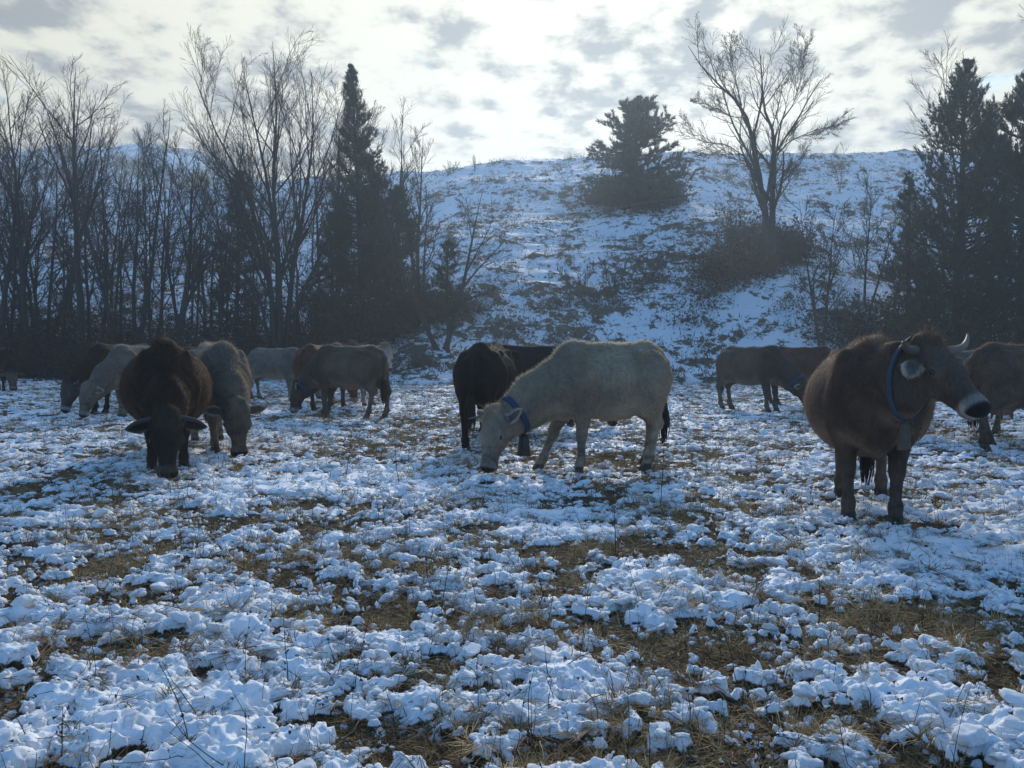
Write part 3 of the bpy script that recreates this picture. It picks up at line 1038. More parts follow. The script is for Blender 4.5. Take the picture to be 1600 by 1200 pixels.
            be = link('bell', mesh_np('bell', Vb, [qs], M[bm]), root)
            Vr, qr = tubes(np.array([[c_ + [0, -0.05, -0.01], c_ + [0, -0.035, 0.035], c_ + [0, 0.035, 0.035], c_ + [0, 0.05, -0.01]]]), np.full((1, 4), 0.008), 6)
            link('bell_loop', mesh_np('bell_loop', Vr, [qr], M[bm]), be)
    # fur: short single hairs over the whole coat, longer on the crest and poll
    nf = g['fur']
    if nf:
        T1 = np.concatenate([Q[:, [0, 1, 2]], Q[:, [0, 2, 3]]])
        ar = np.linalg.norm(np.cross(V[T1[:, 1]] - V[T1[:, 0]], V[T1[:, 2]] - V[T1[:, 0]]), axis=1)
        pick = rngc.choice(len(T1), nf, p=ar / ar.sum())
        bc = rngc.dirichlet((1, 1, 1), nf)
        T1 = T1[pick]
        Pf = (V[T1] * bc[..., None]).sum(1)
        Nf = (N[T1] * bc[..., None]).sum(1)
        Nf /= np.linalg.norm(Nf, axis=1, keepdims=True) + 1e-9
        cf = col[T1[:, 0]]
        fu, fv = (Pf - P) @ u / hl, (Pf - P) @ v / hl
        fw = (Pf - P) @ ww / hl
        hd = (fu > -0.02) & (fu < 0.62) & (np.abs(fv) < 0.2) & (np.abs(fw) < 0.24)
        flow = np.where(hd[:, None], u * 0.8, np.array([-0.8, 0, -0.55]))
        flow = flow - Nf * (flow * Nf).sum(1, keepdims=True)
        D = flow + Nf * rngc.uniform(0.15, 0.75, (nf, 1)) + rngc.normal(0, 0.28, (nf, 3))
        D /= np.linalg.norm(D, axis=1, keepdims=True)
        ln = rngc.uniform(0.014, 0.032, nf) * g['furlen']
        crest = (np.abs(Pf[:, 1]) < 0.09) & (Nf[:, 2] > 0.55) & ~hd
        ln = np.where(crest, ln * 1.7, ln)
        pl = (fu > -0.16) & (fu < 0.04) & (fv > -0.03) & (np.abs(fw) < 0.10)
        ln = np.where(pl, ln * 1.9 * max(tf, .3), ln)
        earf = (np.abs(fw) > 0.16) & (np.abs(fw) < 0.36) & (np.abs(fu - 0.05) < 0.13) & (np.abs(fv + .05) < 0.12)
        ln = np.where(earf, rngc.uniform(0.006, 0.016, nf), ln)
        ln = np.where(hd & ~pl & ~earf, ln * 0.45, ln)
        ln = np.where(Pf[:, 2] < 0.5, np.where(hd, ln, ln * 0.55), ln)
        side = np.cross(D, rngc.normal(0, 1, (nf, 3)))
        side /= np.linalg.norm(side, axis=1, keepdims=True) + 1e-9
        wdt = (0.0016 + 0.0009 * (h > 0.015)) * g.get('furw', 1.0)
        Vf = np.stack([Pf - side * wdt - Nf * .002, Pf + side * wdt - Nf * .002, Pf + D * ln[:, None]], 1).reshape(-1, 3)
        cf = np.repeat(np.clip(cf * rngc.uniform(0.85, 1.5, (nf, 1)), 0, 0.9), 3, 0)
        o = link('coat_hair', mesh_np('coat_hair', Vf, [np.arange(nf * 3).reshape(-1, 3)], M['hair'], False, cf), root)
        tag(o, kind='stuff')
    return root


def head_rot(yaw, pitch):
    u, v, w_ = head_frame(pitch, yaw)
    return np.stack([u, np.array([0, 1.0, 0]), np.cross(u, [0, 1.0, 0])], 1)


DARK = dict(base=(0.070, 0.042, 0.028), darkc=(0.030, 0.019, 0.014), pale=(0.20, 0.145, 0.10), legc=(0.045, 0.032, 0.026), leg_mix=0.6,
            headc=(0.032, 0.024, 0.021), tuftc=(0.06, 0.050, 0.036), earc=(0.16, 0.135, 0.115), front_dark=0.9)
BROWN = dict(base=(0.165, 0.112, 0.080), darkc=(0.062, 0.041, 0.031), pale=(0.32, 0.25, 0.19), legc=(0.10, 0.080, 0.066), leg_mix=0.6,
             headc=(0.055, 0.044, 0.039), tuftc=(0.15, 0.095, 0.062), earc=(0.40, 0.35, 0.29), front_dark=0.9)
GREY = dict(base=(0.150, 0.113, 0.083), darkc=(0.080, 0.058, 0.044), pale=(0.28, 0.225, 0.175), legc=(0.17, 0.135, 0.105), leg_mix=0.5,
            headc=(0.105, 0.08, 0.063), tuftc=(0.15, 0.125, 0.09), earc=(0.38, 0.33, 0.28), front_dark=0.7)
PALE = dict(base=(0.28, 0.23, 0.17), darkc=(0.205, 0.165, 0.122), pale=(0.47, 0.42, 0.35), legc=(0.34, 0.30, 0.25), leg_mix=0.4,
            headc=(0.22, 0.185, 0.15), tuftc=(0.24, 0.18, 0.125), earc=(0.46, 0.40, 0.33), front_dark=0.7)
RED = dict(base=(0.095, 0.042, 0.027), darkc=(0.075, 0.034, 0.022), pale=(0.22, 0.11, 0.07), legc=(0.10, 0.05, 0.035), leg_mix=0.5,
           headc=(0.11, 0.05, 0.032), tuftc=(0.13, 0.06, 0.04), earc=(0.2, 0.11, 0.08), front_dark=0.5)
BLACK = dict(base=(0.017, 0.014, 0.013), darkc=(0.012, 0.010, 0.010), pale=(0.022, 0.018, 0.015), legc=(0.013, 0.012, 0.012), leg_mix=0.5,
             headc=(0.012, 0.011, 0.011), tuftc=(0.02, 0.015, 0.012), earc=(0.04, 0.032, 0.026), front_dark=0.4)


def cow(coat, px=None, d=None, pos=None, **k):
    if pos is None:
        pos = ((px - 800) / F_PX * d, d)
    s_ = dict(coat)
    s_.update(k)
    s_['pos'] = pos
    s_.setdefault('seed', int(abs(pos[0] * 100 + pos[1] * 37)))
    return build_cow(s_)


OUT_UP = [(0.0, 0.02, 0.08), (-0.01, 0.03, 0.20), (-0.08, 0.09, 0.30), (-0.24, 0.10, 0.33)]
SHORT = [(0.0, 0.02, 0.08), (0.0, 0.03, 0.17), (-0.03, 0.09, 0.22), (-0.09, 0.14, 0.22)]
DROOP = [(0.0, 0.0, 0.08), (0.0, 0.0, 0.17), (0.04, 0.05, 0.23), (0.06, 0.12, 0.22)]

cow(BROWN, pos=(2.80, 6.27), heading=-110, pose='up', poll=(0.82, 0.29, 1.265), hyaw=45, hpitch=42, w=1.42, bz=0.05, res=0.0145, fur=42000,
    furlen=1.0, horns={-1: [(0.0, 0.02, -0.08), (0.02, 0.03, -0.17), (0.03, 0.08, -0.24), (-0.01, 0.13, -0.25)],
                       1: [(0.0, 0.02, 0.08), (0.01, 0.02, 0.24), (-0.03, 0.02, 0.34), (-0.15, 0.04, 0.42)]}, hornr=0.040,
    collar='collar_pale', bell=(0.088, 0.19, 'bell'), white_ring=0.6, headc=(0.085, 0.064, 0.052), earv=(0.05, 0.0), earin=(0.15, 0.125, 0.105), legs=(0.06, -0.04, 0.0, 0.10), hl=1.0, hwid=1.28, ear=(2, 42), tuft=1.2, collar_t=0.93, cw=0.014, tail=0.02, tz=0.42, brisk=0.10,
    label='big brown cow standing nearest on the right, head raised, horned, white-ringed muzzle')
cow(PALE, px=943, d=8.5, heading=199, sx=0.78, poll=(1.24, 0.12, 0.62), res=0.0155, fur=36000, legs=(-0.02, 0.30, 0.14, -0.02), yaw=10, hyaw=26, collar='collar', bell=(0.17, 0.22, 'bell_dark'),
    horns=DROOP, hornr=0.02, hump=-0.06, w=1.06, white_ring=0.2, ear=(-42, -25), earv=0.02, earin=(0.09, 0.07, 0.058), tuft=0.9, bell_off=(0.0, 0.0, 0.01),
    label='pale beige cow with blue collar and dark bell, grazing sideways in the middle')
cow(DARK, pos=(-3.83, 8.87), heading=-67, w=1.42, bz=0.06, res=0.0155, fur=36000, furlen=1.2, ear=12, horns=[(0.0, 0.0, 0.08), (0, 0.0, 0.17), (0.04, 0.02, 0.25), (0.10, 0.05, 0.29)],
    hornr=0.03, hornm='horn_dark', white_ring=0.25, hump=0.03, hl=1.06,
    label='wide-bellied dark brown cow grazing head-on towards the viewer at the left')
cow(GREY, pos=(-3.86, 10.47), heading=-59, hl=1.08, w=1.12, res=0.018, fur=26000, furlen=1.35, ear=-10, white_ring=0.1, legs=(-.1, .15, 0, 0), tuft=0.4, base=(0.21, 0.172, 0.135), darkc=(0.125, 0.098, 0.078),
    label='woolly grey-beige cow without horns grazing right of the wide dark brown cow')
cow(BLACK, pos=(-0.32, 10.85), heading=82, w=1.12, res=0.018, fur=16000, white_ring=0.1, tail=0.04,
    label='black-brown cow seen from behind, left of the pale beige cow')
cow(BLACK, pos=(0.50, 13.3), heading=-8, yaw=-20, res=0.025, fur=6000, white_ring=0.1,
    label='black cow mostly hidden behind the pale beige cow, its muzzle under her belly')
cow(BROWN, pos=(6.70, 10.30), heading=14, res=0.018, fur=18000, udder=True, base=(0.11, 0.072, 0.052), pale=(0.2, 0.15, 0.11), legs=(0, 0, 0.30, -0.12), w=1.1, tail=-.05, yaw=10,
    label='brown cow with pink udder cut off by the right edge of the picture')
cow(GREY, pos=(6.45, 11.95), heading=183, scale=0.94, res=0.025, fur=6000, legs=(0, 0, 0, 0), label='grey-brown cow half hidden between the big horned cow and the right-edge cow')
cow(GREY, pos=(5.12, 16.9), heading=-50, sx=0.92, res=0.021, fur=9000, yaw=12, collar='collar', w=1.05,
    label='grey-brown cow with blue collar grazing at mid right, in front of the reddish one', headc=(0.04, 0.034, 0.03), front_dark=0.95, base=(0.10, 0.076, 0.060), darkc=(0.050, 0.039, 0.032))
cow(RED, pos=(6.95, 19.0), heading=8, res=0.027, fur=4000, label='reddish brown cow behind the blue-collared cow at mid right')
cow(GREY, px=541, d=15.2, heading=161, sx=0.88, hyaw=8, res=0.020, fur=12000, collar='collar', legs=(0.0, 0.12, 0.12, -0.08), horns=None, tuft=1.2, ear=(-30, -20),
    headc=(0.055, 0.045, 0.042), front_dark=0.95, darkc=(0.055, 0.038, 0.029), base=(0.115, 0.083, 0.060),
    label='grey-brown cow with blue collar grazing to the left, left of centre')
cow(RED, pos=(-4.10, 17.6), heading=72, res=0.027, fur=4000, hump=0.03, scale=1.03, label='reddish cow hidden behind the blue-collared cow left of centre')
cow(PALE, pos=(-3.70, 18.6), heading=-30, pose='up', hyaw=-28, hpitch=66, poll=(0.95, 0.0, 1.34), res=0.025, fur=5000, horns=[(0.0, 0.0, 0.07), (-0.02, 0.0, 0.18), (-0.02, 0.02, 0.26), (-0.06, 0.05, 0.30)],
    white_ring=0.9, headc=(0.36, 0.33, 0.29), label='pale horned cow looking out over the rump of the left blue-collared cow')
cow(BROWN, pos=(-4.15, 22.2), heading=-95, pose='up', hyaw=20, hpitch=45, res=0.027, fur=3000, scale=1.05, horns=[(0.0, 0.0, 0.07), (-0.02, 0.0, 0.18), (-0.02, 0.02, 0.28), (-0.08, 0.05, 0.34)],
    label='brown cow farthest back left of centre, only poll and horns showing')
cow(PALE, pos=(-6.0, 20.6), heading=-20, res=0.027, fur=4000, scale=0.98, base=(0.15, 0.13, 0.107), darkc=(0.12, 0.104, 0.088),
    label='light grey cow behind, between the woolly grey cow and the blue-collared cow')
cow(DARK, pos=(-7.35, 18.3), heading=8, res=0.027, fur=3000, label='dark cow showing only its back over the wide dark brown cow')
cow(PALE, pos=(-7.20, 15.55), heading=-113, yaw=-8, res=0.020, fur=12000, white_ring=0.5, base=(0.165, 0.138, 0.108), darkc=(0.13, 0.108, 0.085), headc=(0.145, 0.122, 0.098), tuft=.5,
    label='light grey cow grazing head-on between the two dark brown cows at left', legs=(.1, -.1, 0, 0))
cow(DARK, pos=(-8.22, 16.75), heading=-114, res=0.020, fur=12000, white_ring=0.9, w=1.1, scale=1.03,
    horns={1: [(0, 0, 0.08), (0.0, 0.0, 0.18), (-0.03, 0.03, 0.24), (-0.07, 0.08, 0.27)], -1: [(0, 0, -0.08), (0.02, 0.0, -0.22), (-0.03, 0.03, -0.34), (-0.13, 0.05, -0.37)]}, hornr=0.027,
    headc=(0.085, 0.07, 0.066), base=(0.10, 0.068, 0.048), label='dark brown cow with upturned horn grazing second from the left')
cow(DARK, pos=(-15.9, 25.2), heading=-52, res=0.027, fur=5000, headc=(0.13, 0.10, 0.08), label='small far brown cow grazing at the left edge of the picture')

# ------------------------------------------------------------------ trees
def grow(P, Rd, L, per, t0, t1, amin, amax, lmul, ltaper, m, up, wob, rmul, rmin, rng, flat=None):
    """children of polylines P (N,k,3); returns P2, R2, L2"""
    N, k = P.shape[:2]
    par = np.repeat(np.arange(N), per)
    n = len(par)
    t_ = (np.tile(np.arange(per), N) + rng.uniform(0, 1, n)) / per
    t_ = t0 + (t1 - t0) * t_
    f = t_ * (k - 1)
    i = np.minimum(f.astype(int), k - 2)
    fr = (f - i)[:, None]
    A, B = P[par, i], P[par, i + 1]
    st = A + (B - A) * fr
    T = B - A
    T /= np.linalg.norm(T, axis=1, keepdims=True) + 1e-9
    rad = Rd[par, i] * (1 - fr[:, 0]) + Rd[par, i + 1] * fr[:, 0]
    U, W = frames(T)
    az = rng.uniform(0, 2 * np.pi, n)
    side = U * np.cos(az)[:, None] + W * np.sin(az)[:, None]
    if flat is not None:
        side[:, 2] *= flat
        side /= np.linalg.norm(side, axis=1, keepdims=True) + 1e-9
    a = R(1) * rng.uniform(amin, amax, n)
    D = T * np.cos(a)[:, None] + side * np.sin(a)[:, None]
    ln = L[par] * lmul * (1 - ltaper * (t_ - t0) / max(t1 - t0, 1e-6)) * rng.uniform(0.6, 1.15, n)
    P2 = np.zeros((n, m, 3))
    P2[:, 0] = st
    for j in range(1, m):
        D = D + np.array([0, 0, up]) / m + rng.normal(0, wob, (n, 3))
        D /= np.linalg.norm(D, axis=1, keepdims=True)
        P2[:, j] = P2[:, j - 1] + D * (ln / (m - 1))[:, None]
    r0 = np.maximum(rad * rmul, rmin)
    R2 = r0[:, None] * np.linspace(1, 0.3, m)[None]
    return P2, np.maximum(R2, rmin * 0.6), ln


def stem_line(base, direction, L, m, up, wob, rng):
    P = np.zeros((m, 3))
    P[0] = base
    D = nrm(direction)
    for j in range(1, m):
        D = nrm(D + np.array([0, 0, up]) / m + rng.normal(0, wob, 3) * [1, 1, 0.4])
        P[j] = P[j - 1] + D * L / (m - 1)
    return P


def wood_object(name, levels, mat, parent, sides):
    parts = [tubes(P, Rd, s) for (P, Rd), s in zip(levels, sides)]
    V, F_ = join_parts(parts)
    return link(name, mesh_np(name, V, F_, mat), parent)


def bare_tree(label, base, H, r0, stems=1, lean=0.12, seed=1, l1=(9, 0.30, 0.98, 22, 45, 0.42, 0.55), l2=(7, 18, 44, 0.55), l3=(7, 18, 48, 0.64), l4=None,
              up=0.35, group=None, stem_lines=None, name='bare_tree', cat='tree', rmin=0.0095, fork=0.0, twigmat=None):
    rng = np.random.default_rng(seed)
    base = np.asarray(base, float)
    root = thing(name, label, cat, base, 0, group)
    z0 = np.array([0, 0, -0.25])
    if stem_lines is None:
        SL = []
        for s in range(stems):
            az = 2 * np.pi * (s + rng.uniform(-.3, .3)) / max(stems, 1) + seed
            ln = lean * rng.uniform(0.5, 1.3) if stems > 1 else lean * rng.uniform(-1, 1)
            SL.append(stem_line(z0 + np.array([math.cos(az), math.sin(az), 0]) * (r0 * 0.8 if stems > 1 else 0), (math.cos(az) * ln * 1.6, math.sin(az) * ln * 1.6, 1),
                                H * rng.uniform(0.86, 1.02), 12, 0.25, 0.035, rng))
        SL = np.stack(SL)
    else:
        SL = np.stack([bez_poly(np.array(q, float), 12) for q in stem_lines])
    n = len(SL)
    L0 = np.linalg.norm(np.diff(SL, axis=1), axis=2).sum(1)
    prof = (1 - np.linspace(0, 1, 12)) ** 1.05 * 0.95 + 0.05
    prof[0] *= 1.3
    low = np.where(SL[:, 0, 2] > 0.8, 0.62, 1.0)
    R0 = (r0 * low * (L0 / L0.max()) ** 1.2)[:, None] * prof[None]
    lv = [(SL, R0)]
    per, t0, t1, a0, a1, lm, lt = l1
    P1, R1, L1 = grow(SL, R0, L0, per, t0, t1, a0, a1, lm, lt, 8, up, 0.07, 0.62, rmin * 1.6, rng)
    k1 = P1[:, -1, 2] <= H * 1.01
    P1, R1, L1 = P1[k1], R1[k1], L1[k1]
    lv.append((P1, R1))
    per, a0, a1, lm = l2
    P2, R2, L2 = grow(P1, R1, L1, per, 0.18, 1.0, a0, a1, lm, 0.5, 6, up * 0.9, 0.08, 0.62, rmin * 1.1, rng)
    k2 = P2[:, -1, 2] <= H * 1.01
    P2, R2, L2 = P2[k2], R2[k2], L2[k2]
    per, a0, a1, lm = l3
    P3, R3, L3 = grow(P2, R2, L2, per, 0.15, 1.0, a0, a1, lm, 0.45, 4, up * 0.7, 0.09, 0.62, rmin * 0.85, rng)
    def crop(P, Rr, L):          # the crown keeps to the height of the tree
        k_ = P[:, -1, 2] <= H * (1.0 + 0.015 * rng.normal(0, 1, len(P)))
        return P[k_], Rr[k_], L[k_]
    P3, R3, L3 = crop(P3, R3, L3)
    tw = [(P2, R2), (P3, R3)]
    if l4:
        per, a0, a1, lm = l4
        P4, R4, L4 = grow(P3, R3, L3, per, 0.15, 1.0, a0, a1, lm, 0.4, 3, up * 0.6, 0.10, 0.7, rmin * 0.75, rng)
        P4, R4, L4 = crop(P4, R4, L4)
        tw.append((P4, R4))
    wood_object('trunk', lv[:2], M['bark'], root, (10, 5))
    wood_object('crown', tw, twigmat or M['twig'], root, (3, 3, 3))
    return root


def bez_poly(p, n):
    """smooth resample of a hand-placed polyline"""
    d = np.r_[0, np.cumsum(np.linalg.norm(np.diff(p, axis=0), axis=1))]
    t_ = np.linspace(0, d[-1], n * 4)
    q = np.stack([np.interp(t_, d, p[:, i]) for i in range(3)], 1)
    for _ in range(3):
        q[1:-1] = (q[:-2] + q[1:-1] * 2 + q[2:]) / 4
    return q[np.linspace(0, n * 4 - 1, n).round().astype(int)]


def leaf_tris(C_, n_per, size, spread, rng, dirs=None, aspect=0.3, jit=0.8, sf=None):
    """slim triangles around points C_ (N,3), pointing along dirs + jitter"""
    Cn = np.repeat(C_, n_per, 0)
    n = len(Cn)
    D = rng.normal(0, 1, (n, 3)) * jit
    if dirs is not None:
        D = D + np.repeat(dirs, n_per, 0)
    D /= np.linalg.norm(D, axis=1, keepdims=True) + 1e-9
    Sd = np.cross(D, rng.normal(0, 1, (n, 3)))
    Sd /= np.linalg.norm(Sd, axis=1, keepdims=True) + 1e-9
    s = size * rng.uniform(0.6, 1.3, n)[:, None]
    if sf is not None:
        s = s * sf[:, None]
    o = Cn + rng.normal(0, spread, (n, 3))
    V = np.stack([o - Sd * s * aspect, o + Sd * s * aspect, o + D * s], 1).reshape(-1, 3)
    return V, np.arange(n * 3).reshape(-1, 3)


def conifer(label, base, H, width, seed, r0=0.22, clear=0.08, whorls=34, per=7, up=0.35, droop=-0.10, clump=10, shape=0.9, size=0.20, lean=0.0,
            gaps=0.15, group=None, name='conifer', flatten=0.5, br=6):
    rng = np.random.default_rng(seed)
    base = np.asarray(base, float)
    root = thing(name, label, 'tree', base, 0, group)
    T = stem_line(np.array([0, 0, -0.3]), (lean, 0, 1), H, 14, 0.1, 0.012, rng)
    Rt = (r0 * (1 - np.linspace(0, 1, 14)) ** 0.9 + 0.015)
    hs = clear + (1 - clear) * (np.linspace(0, 1, whorls) ** 0.92)
    hh = np.repeat(hs, per) + rng.uniform(-0.4, 0.4, whorls * per) / whorls
    hh = np.clip(hh, clear * 0.8, 0.995)
    keep = rng.uniform(0, 1, len(hh)) > gaps
    hh = hh[keep]
    n = len(hh)
    az = rng.uniform(0, 2 * np.pi, n)
    prof = (1 - (hh - clear) / (1 - clear)) ** shape
    prof = prof * np.clip(0.60 + (hh - clear) * 4, 0.6, 1)
    Lb = width * (prof * rng.uniform(0.50, 1.22, n) + 0.02)
    f = hh * 13
    i = np.minimum(f.astype(int), 12)
    st = T[i] + (T[i + 1] - T[i]) * (f - i)[:, None]
    slope = droop + 0.9 * hh ** 2 * 0.8
    D = np.stack([np.cos(az), np.sin(az), slope], 1)
    D /= np.linalg.norm(D, axis=1, keepdims=True)
    m = 7
    P = np.zeros((n, m, 3))
    P[:, 0] = st
    for j in range(1, m):
        D = D + np.array([0, 0, up * (j / m) * 0.55]) + rng.normal(0, 0.05, (n, 3))
        D /= np.linalg.norm(D, axis=1, keepdims=True)
        P[:, j] = P[:, j - 1] + D * (Lb / (m - 1))[:, None]
    Rb = (0.012 + 0.016 * Lb)[:, None] * np.linspace(1, 0.25, m)[None]
    P2, R2, L2 = grow(P, Rb, Lb, br, 0.25, 1.0, 30, 60, 0.42, 0.4, 4, up * 1.3, 0.06, 0.6, 0.008, rng, flat=flatten)
    wood_object('trunk', [(T[None], Rt[None]), (P, Rb), (P2, R2)], M['bark'], root, (9, 4, 3))
    pts = np.concatenate([P2[:, 1:].reshape(-1, 3), P[:, 3:].reshape(-1, 3)])
    szf = np.concatenate([np.repeat(np.clip(L2 / 0.5, .45, 1.1), 3), np.repeat(np.clip(Lb / 1.2, 0.5, 1.1), m - 3)])
    ends = np.concatenate([np.repeat(P2[:, -1] - P2[:, 0], 3, 0), np.repeat(P[:, -1] - P[:, 2], m - 3, 0)])
    ends /= np.linalg.norm(ends, axis=1, keepdims=True) + 1e-9
    V, t_ = leaf_tris(pts, clump, size, size * 0.16, rng, ends * 1.2 + np.array([0, 0, 0.30]), 0.10, 0.55, np.repeat(szf, clump))
    link('crown', mesh_np('crown', V, [t_], M['needle'], False), root)
    return root


def thicket(label, centres, n, h, spread, seed, mat, leafmat=None, leaves=0, name='thicket', leaf=0.09, rmin=0.007, lean=0.6, m=4):
    """tangle of thin stems; centres (K,3) ground points"""
    rng = np.random.default_rng(seed)
    centres = np.asarray(centres, float)
    c_ = centres[rng.integers(0, len(centres), n)] + rng.normal(0, 1, (n, 3)) * [spread, spread, 0]
    c_[:, 2] = hill_z(c_[:, 0], c_[:, 1]) - 0.1
    D = rng.normal(0, lean, (n, 3))
    D[:, 2] = 1
    D /= np.linalg.norm(D, axis=1, keepdims=True)
    ln = h * rng.uniform(0.35, 1.15, n)
    P = np.zeros((n, m, 3))
    P[:, 0] = c_
    for j in range(1, m):
        D = D + rng.normal(0, 0.22, (n, 3)) + np.array([0, 0, -0.16 * j / m])
        D /= np.linalg.norm(D, axis=1, keepdims=True)
        P[:, j] = P[:, j - 1] + D * (ln / (m - 1))[:, None]
    Rd = rng.uniform(rmin * .7, rmin * 1.6, n)[:, None] * np.linspace(1, 0.4, m)[None]
    V, q = tubes(P, Rd, 3)
    parts = [(V, q)]
    F_ = [q]
    o = link(name, mesh_np(name, V, F_, mat))
    if leaves:
        pts = P[:, 1:].reshape(-1, 3)
        pts = pts[rng.integers(0, len(pts), leaves)]
        Vl, tl = leaf_tris(pts, 1, leaf, 0.16, rng, None, 0.42)
        Vall = np.concatenate([V, Vl])
        bpy.data.objects.remove(o)
        me_ = mesh_np(name, Vall, [q, tl + len(V)], mat)
        me_.materials.append(leafmat)
        mi = np.zeros(len(q) + len(tl), np.int32)
        mi[len(q):] = 1
        me_.polygons.foreach_set('material_index', mi)
        o = link(name, me_)
    return tag(o, label, kind='stuff')


WOOD = 'bare trees of the wood on the left'
# big many-stemmed willow left of centre, limbs leaning out to the left
b = at(432, 545, 37.0); b[2] = 0
sc = 37.0 / F_PX
def rel(px, py, dy=0.0):
    p_ = at(px, py, 37.0)
    return (p_[0] - b[0], dy, p_[2])
bare_tree('big bare willow with many spreading stems, tallest tree left of centre', b, at(432, 72, 37.0)[2], 0.17, seed=11,
          stem_lines=[[(0, 0, -.3), rel(425, 430, -.3), rel(395, 300, -.8), rel(350, 215, -1.2), rel(322, 130, -1.6)],
                      [(0.1, 0, -.3), rel(432, 400, .2), rel(410, 270, .6), rel(382, 160, .9), rel(365, 80, 1.0)],
                      [(0.2, 0, -.3), rel(440, 420, -.4), rel(432, 290, -.6), rel(440, 180, -.7), rel(436, 78, -1)],
                      [(0.3, 0, -.3), rel(452, 430, .4), rel(470, 310, .8), rel(480, 200, 1.2), rel(474, 95, 1.5)],
                      [(0, 0.2, -.3), rel(418, 450, .6), rel(372, 350, 1.2), rel(318, 240, 1.6), rel(284, 172, 1.9)],
                      [(0.3, 0.2, -.3), rel(462, 470, .5), rel(505, 370, .9), rel(540, 250, 1.2), rel(556, 190, 1.6)],
                      [(0, -0.1, -.3), rel(412, 460, -.6), rel(360, 380, -1.4), rel(315, 300, -2)]],
          l1=(12, 0.26, 0.95, 18, 42, 0.40, 0.45), l2=(7, 18, 42, 0.55), l3=(6, 18, 46, 0.62), l4=(3, 18, 45, 0.7), up=0.5, rmin=0.0085)
# tall tree with forked crown at the left
def wood(px, top, d, r0, label, seed, base_y=560, **k):
    b_ = at(px, base_y, d)
    b_[2] = float(hill_z(b_[0], b_[1]))
    tp = at(px, top, d)
    return bare_tree(label, b_, tp[2] - b_[2], r0, seed=seed, **k)
wood(128, 84, 36.0, 0.21, 'tall straight bare tree with airy forked crown, near the left edge', 21, l1=(15, 0.42, 0.97, 22, 46, 0.36, 0.45), l2=(8, 18, 44, 0.55), l3=(7, 18, 48, 0.64), up=0.45)
wood(274, 185, 36.0, 0.21, 'thick dark trunk with a low branch reaching right, left of the willow', 22, l1=(13, 0.30, 0.97, 25, 55, 0.32, 0.4), up=0.4)
wood(205, 165, 36.5, 0.14, 'bare tree with three slim stems fanning out, between two taller trunks', 23, stems=3, lean=0.20, l1=(9, 0.35, 0.97, 18, 42, 0.30, 0.4), up=0.4)
wood(40, 100, 38.0, 0.17, 'tall slim bare tree second from the left edge', 24, l1=(14, 0.35, 0.97, 20, 44, 0.32, 0.4), up=0.5)
wood(2, 108, 37.0, 0.18, 'bare tree cut off by the left edge of the picture', 25, l1=(14, 0.3, 0.97, 20, 44, 0.33, 0.4), up=0.5)
wood(530, 110, 39.0, 0.15, 'tall slender bare tree just left of the dark spruce', 26, l1=(15, 0.35, 0.97, 18, 42, 0.28, 0.4), up=0.5)
wood(632, 168, 40.0, 0.13, 'bare tree with fine upright twigs just right of the dark spruce', 27, stems=2, lean=.14, l1=(9, 0.35, 0.97, 16, 40, 0.26, 0.4), up=0.5)
wood(690, 262, 34.5, 0.13, 'small crooked bare tree at the foot of the hill, right end of the wood', 28, stems=2, lean=.25, l1=(9, 0.22, 0.97, 25, 60, 0.36, 0.35), up=0.3, base_y=580)
rngt = np.random.default_rng(5)
for i, (px, top, d) in enumerate([(75, 130, 41), (160, 170, 42), (182, 200, 44), (240, 185, 41), (308, 205, 43), (345, 225, 45), (22, 150, 44), (100, 175, 46),
                                  (590, 190, 44), (655, 205, 43), (500, 150, 44), (225, 230, 48), (-40, 110, 40), (-90, 130, 42), (140, 215, 39), (62, 190, 40),
                                  (255, 215, 39.5), (575, 240, 38), (325, 260, 40.5), (-15, 170, 41), (190, 250, 39.5), (612, 260, 37), (90, 240, 39), (150, 260, 38.5), (40, 230, 38.5), (285, 240, 41), (230, 265, 38), (345, 280, 39), (110, 200, 48), (55, 175, 47), (175, 235, 46),
                                  (300, 250, 46), (395, 260, 45), (470, 250, 44), (545, 260, 42), (660, 290, 38), (5, 220, 39), (135, 300, 37.5)]):
    wood(px, top, d, rngt.uniform(0.075, 0.125), 'slim bare tree in the crowded wood on the left, twigs reaching the sky', 100 + i, group=WOOD,
         stems=1 if i % 3 else 2, lean=0.10, l1=(12, 0.25, 0.97, 20, 46, 0.31, 0.4), l2=(7, 18, 44, 0.55), l3=(5, 18, 48, 0.68), up=0.45, twigmat=M['dark_twig'])
# dark spruce of the left wood and the conifers inside the wood
def con(px, top, d, wpx, label, seed, base_y=560, **k):
    b_ = at(px, base_y, d)
    b_[2] = float(hill_z(b_[0], b_[1]))
    tp = at(px, top, d)
    return conifer(label, b_, tp[2] - b_[2], wpx * d / F_PX, seed, **k)
con(566, 88, 37.5, 78, 'tall pointed dark spruce rising above the left wood', 31, r0=0.20, whorls=44, per=8, clear=0.06, shape=0.72, up=0.8, droop=-0.15, clump=10, size=0.20, gaps=0.12)
con(368, 262, 39.0, 52, 'low dark conifer half hidden behind the willow stems', 32, whorls=20, per=8, r0=0.12, shape=0.5, clump=8, size=0.24, name='conifer')
con(618, 290, 38.5, 55, 'round-topped dark evergreen at the foot of the spruce', 33, whorls=18, per=9, r0=0.12, shape=0.38, clump=9, size=0.24)
con(700, 372, 34.2, 34, 'small dark evergreen bush-tree against the snow at the right end of the wood', 34, whorls=10, per=9, r0=0.07, shape=0.35, clump=8, size=0.2, clear=.28)
con(520, 330, 40.5, 48, 'low dark conifer deep in the wood left of the spruce', 35, whorls=14, per=8, r0=0.1, shape=0.45, clump=8, size=0.24)
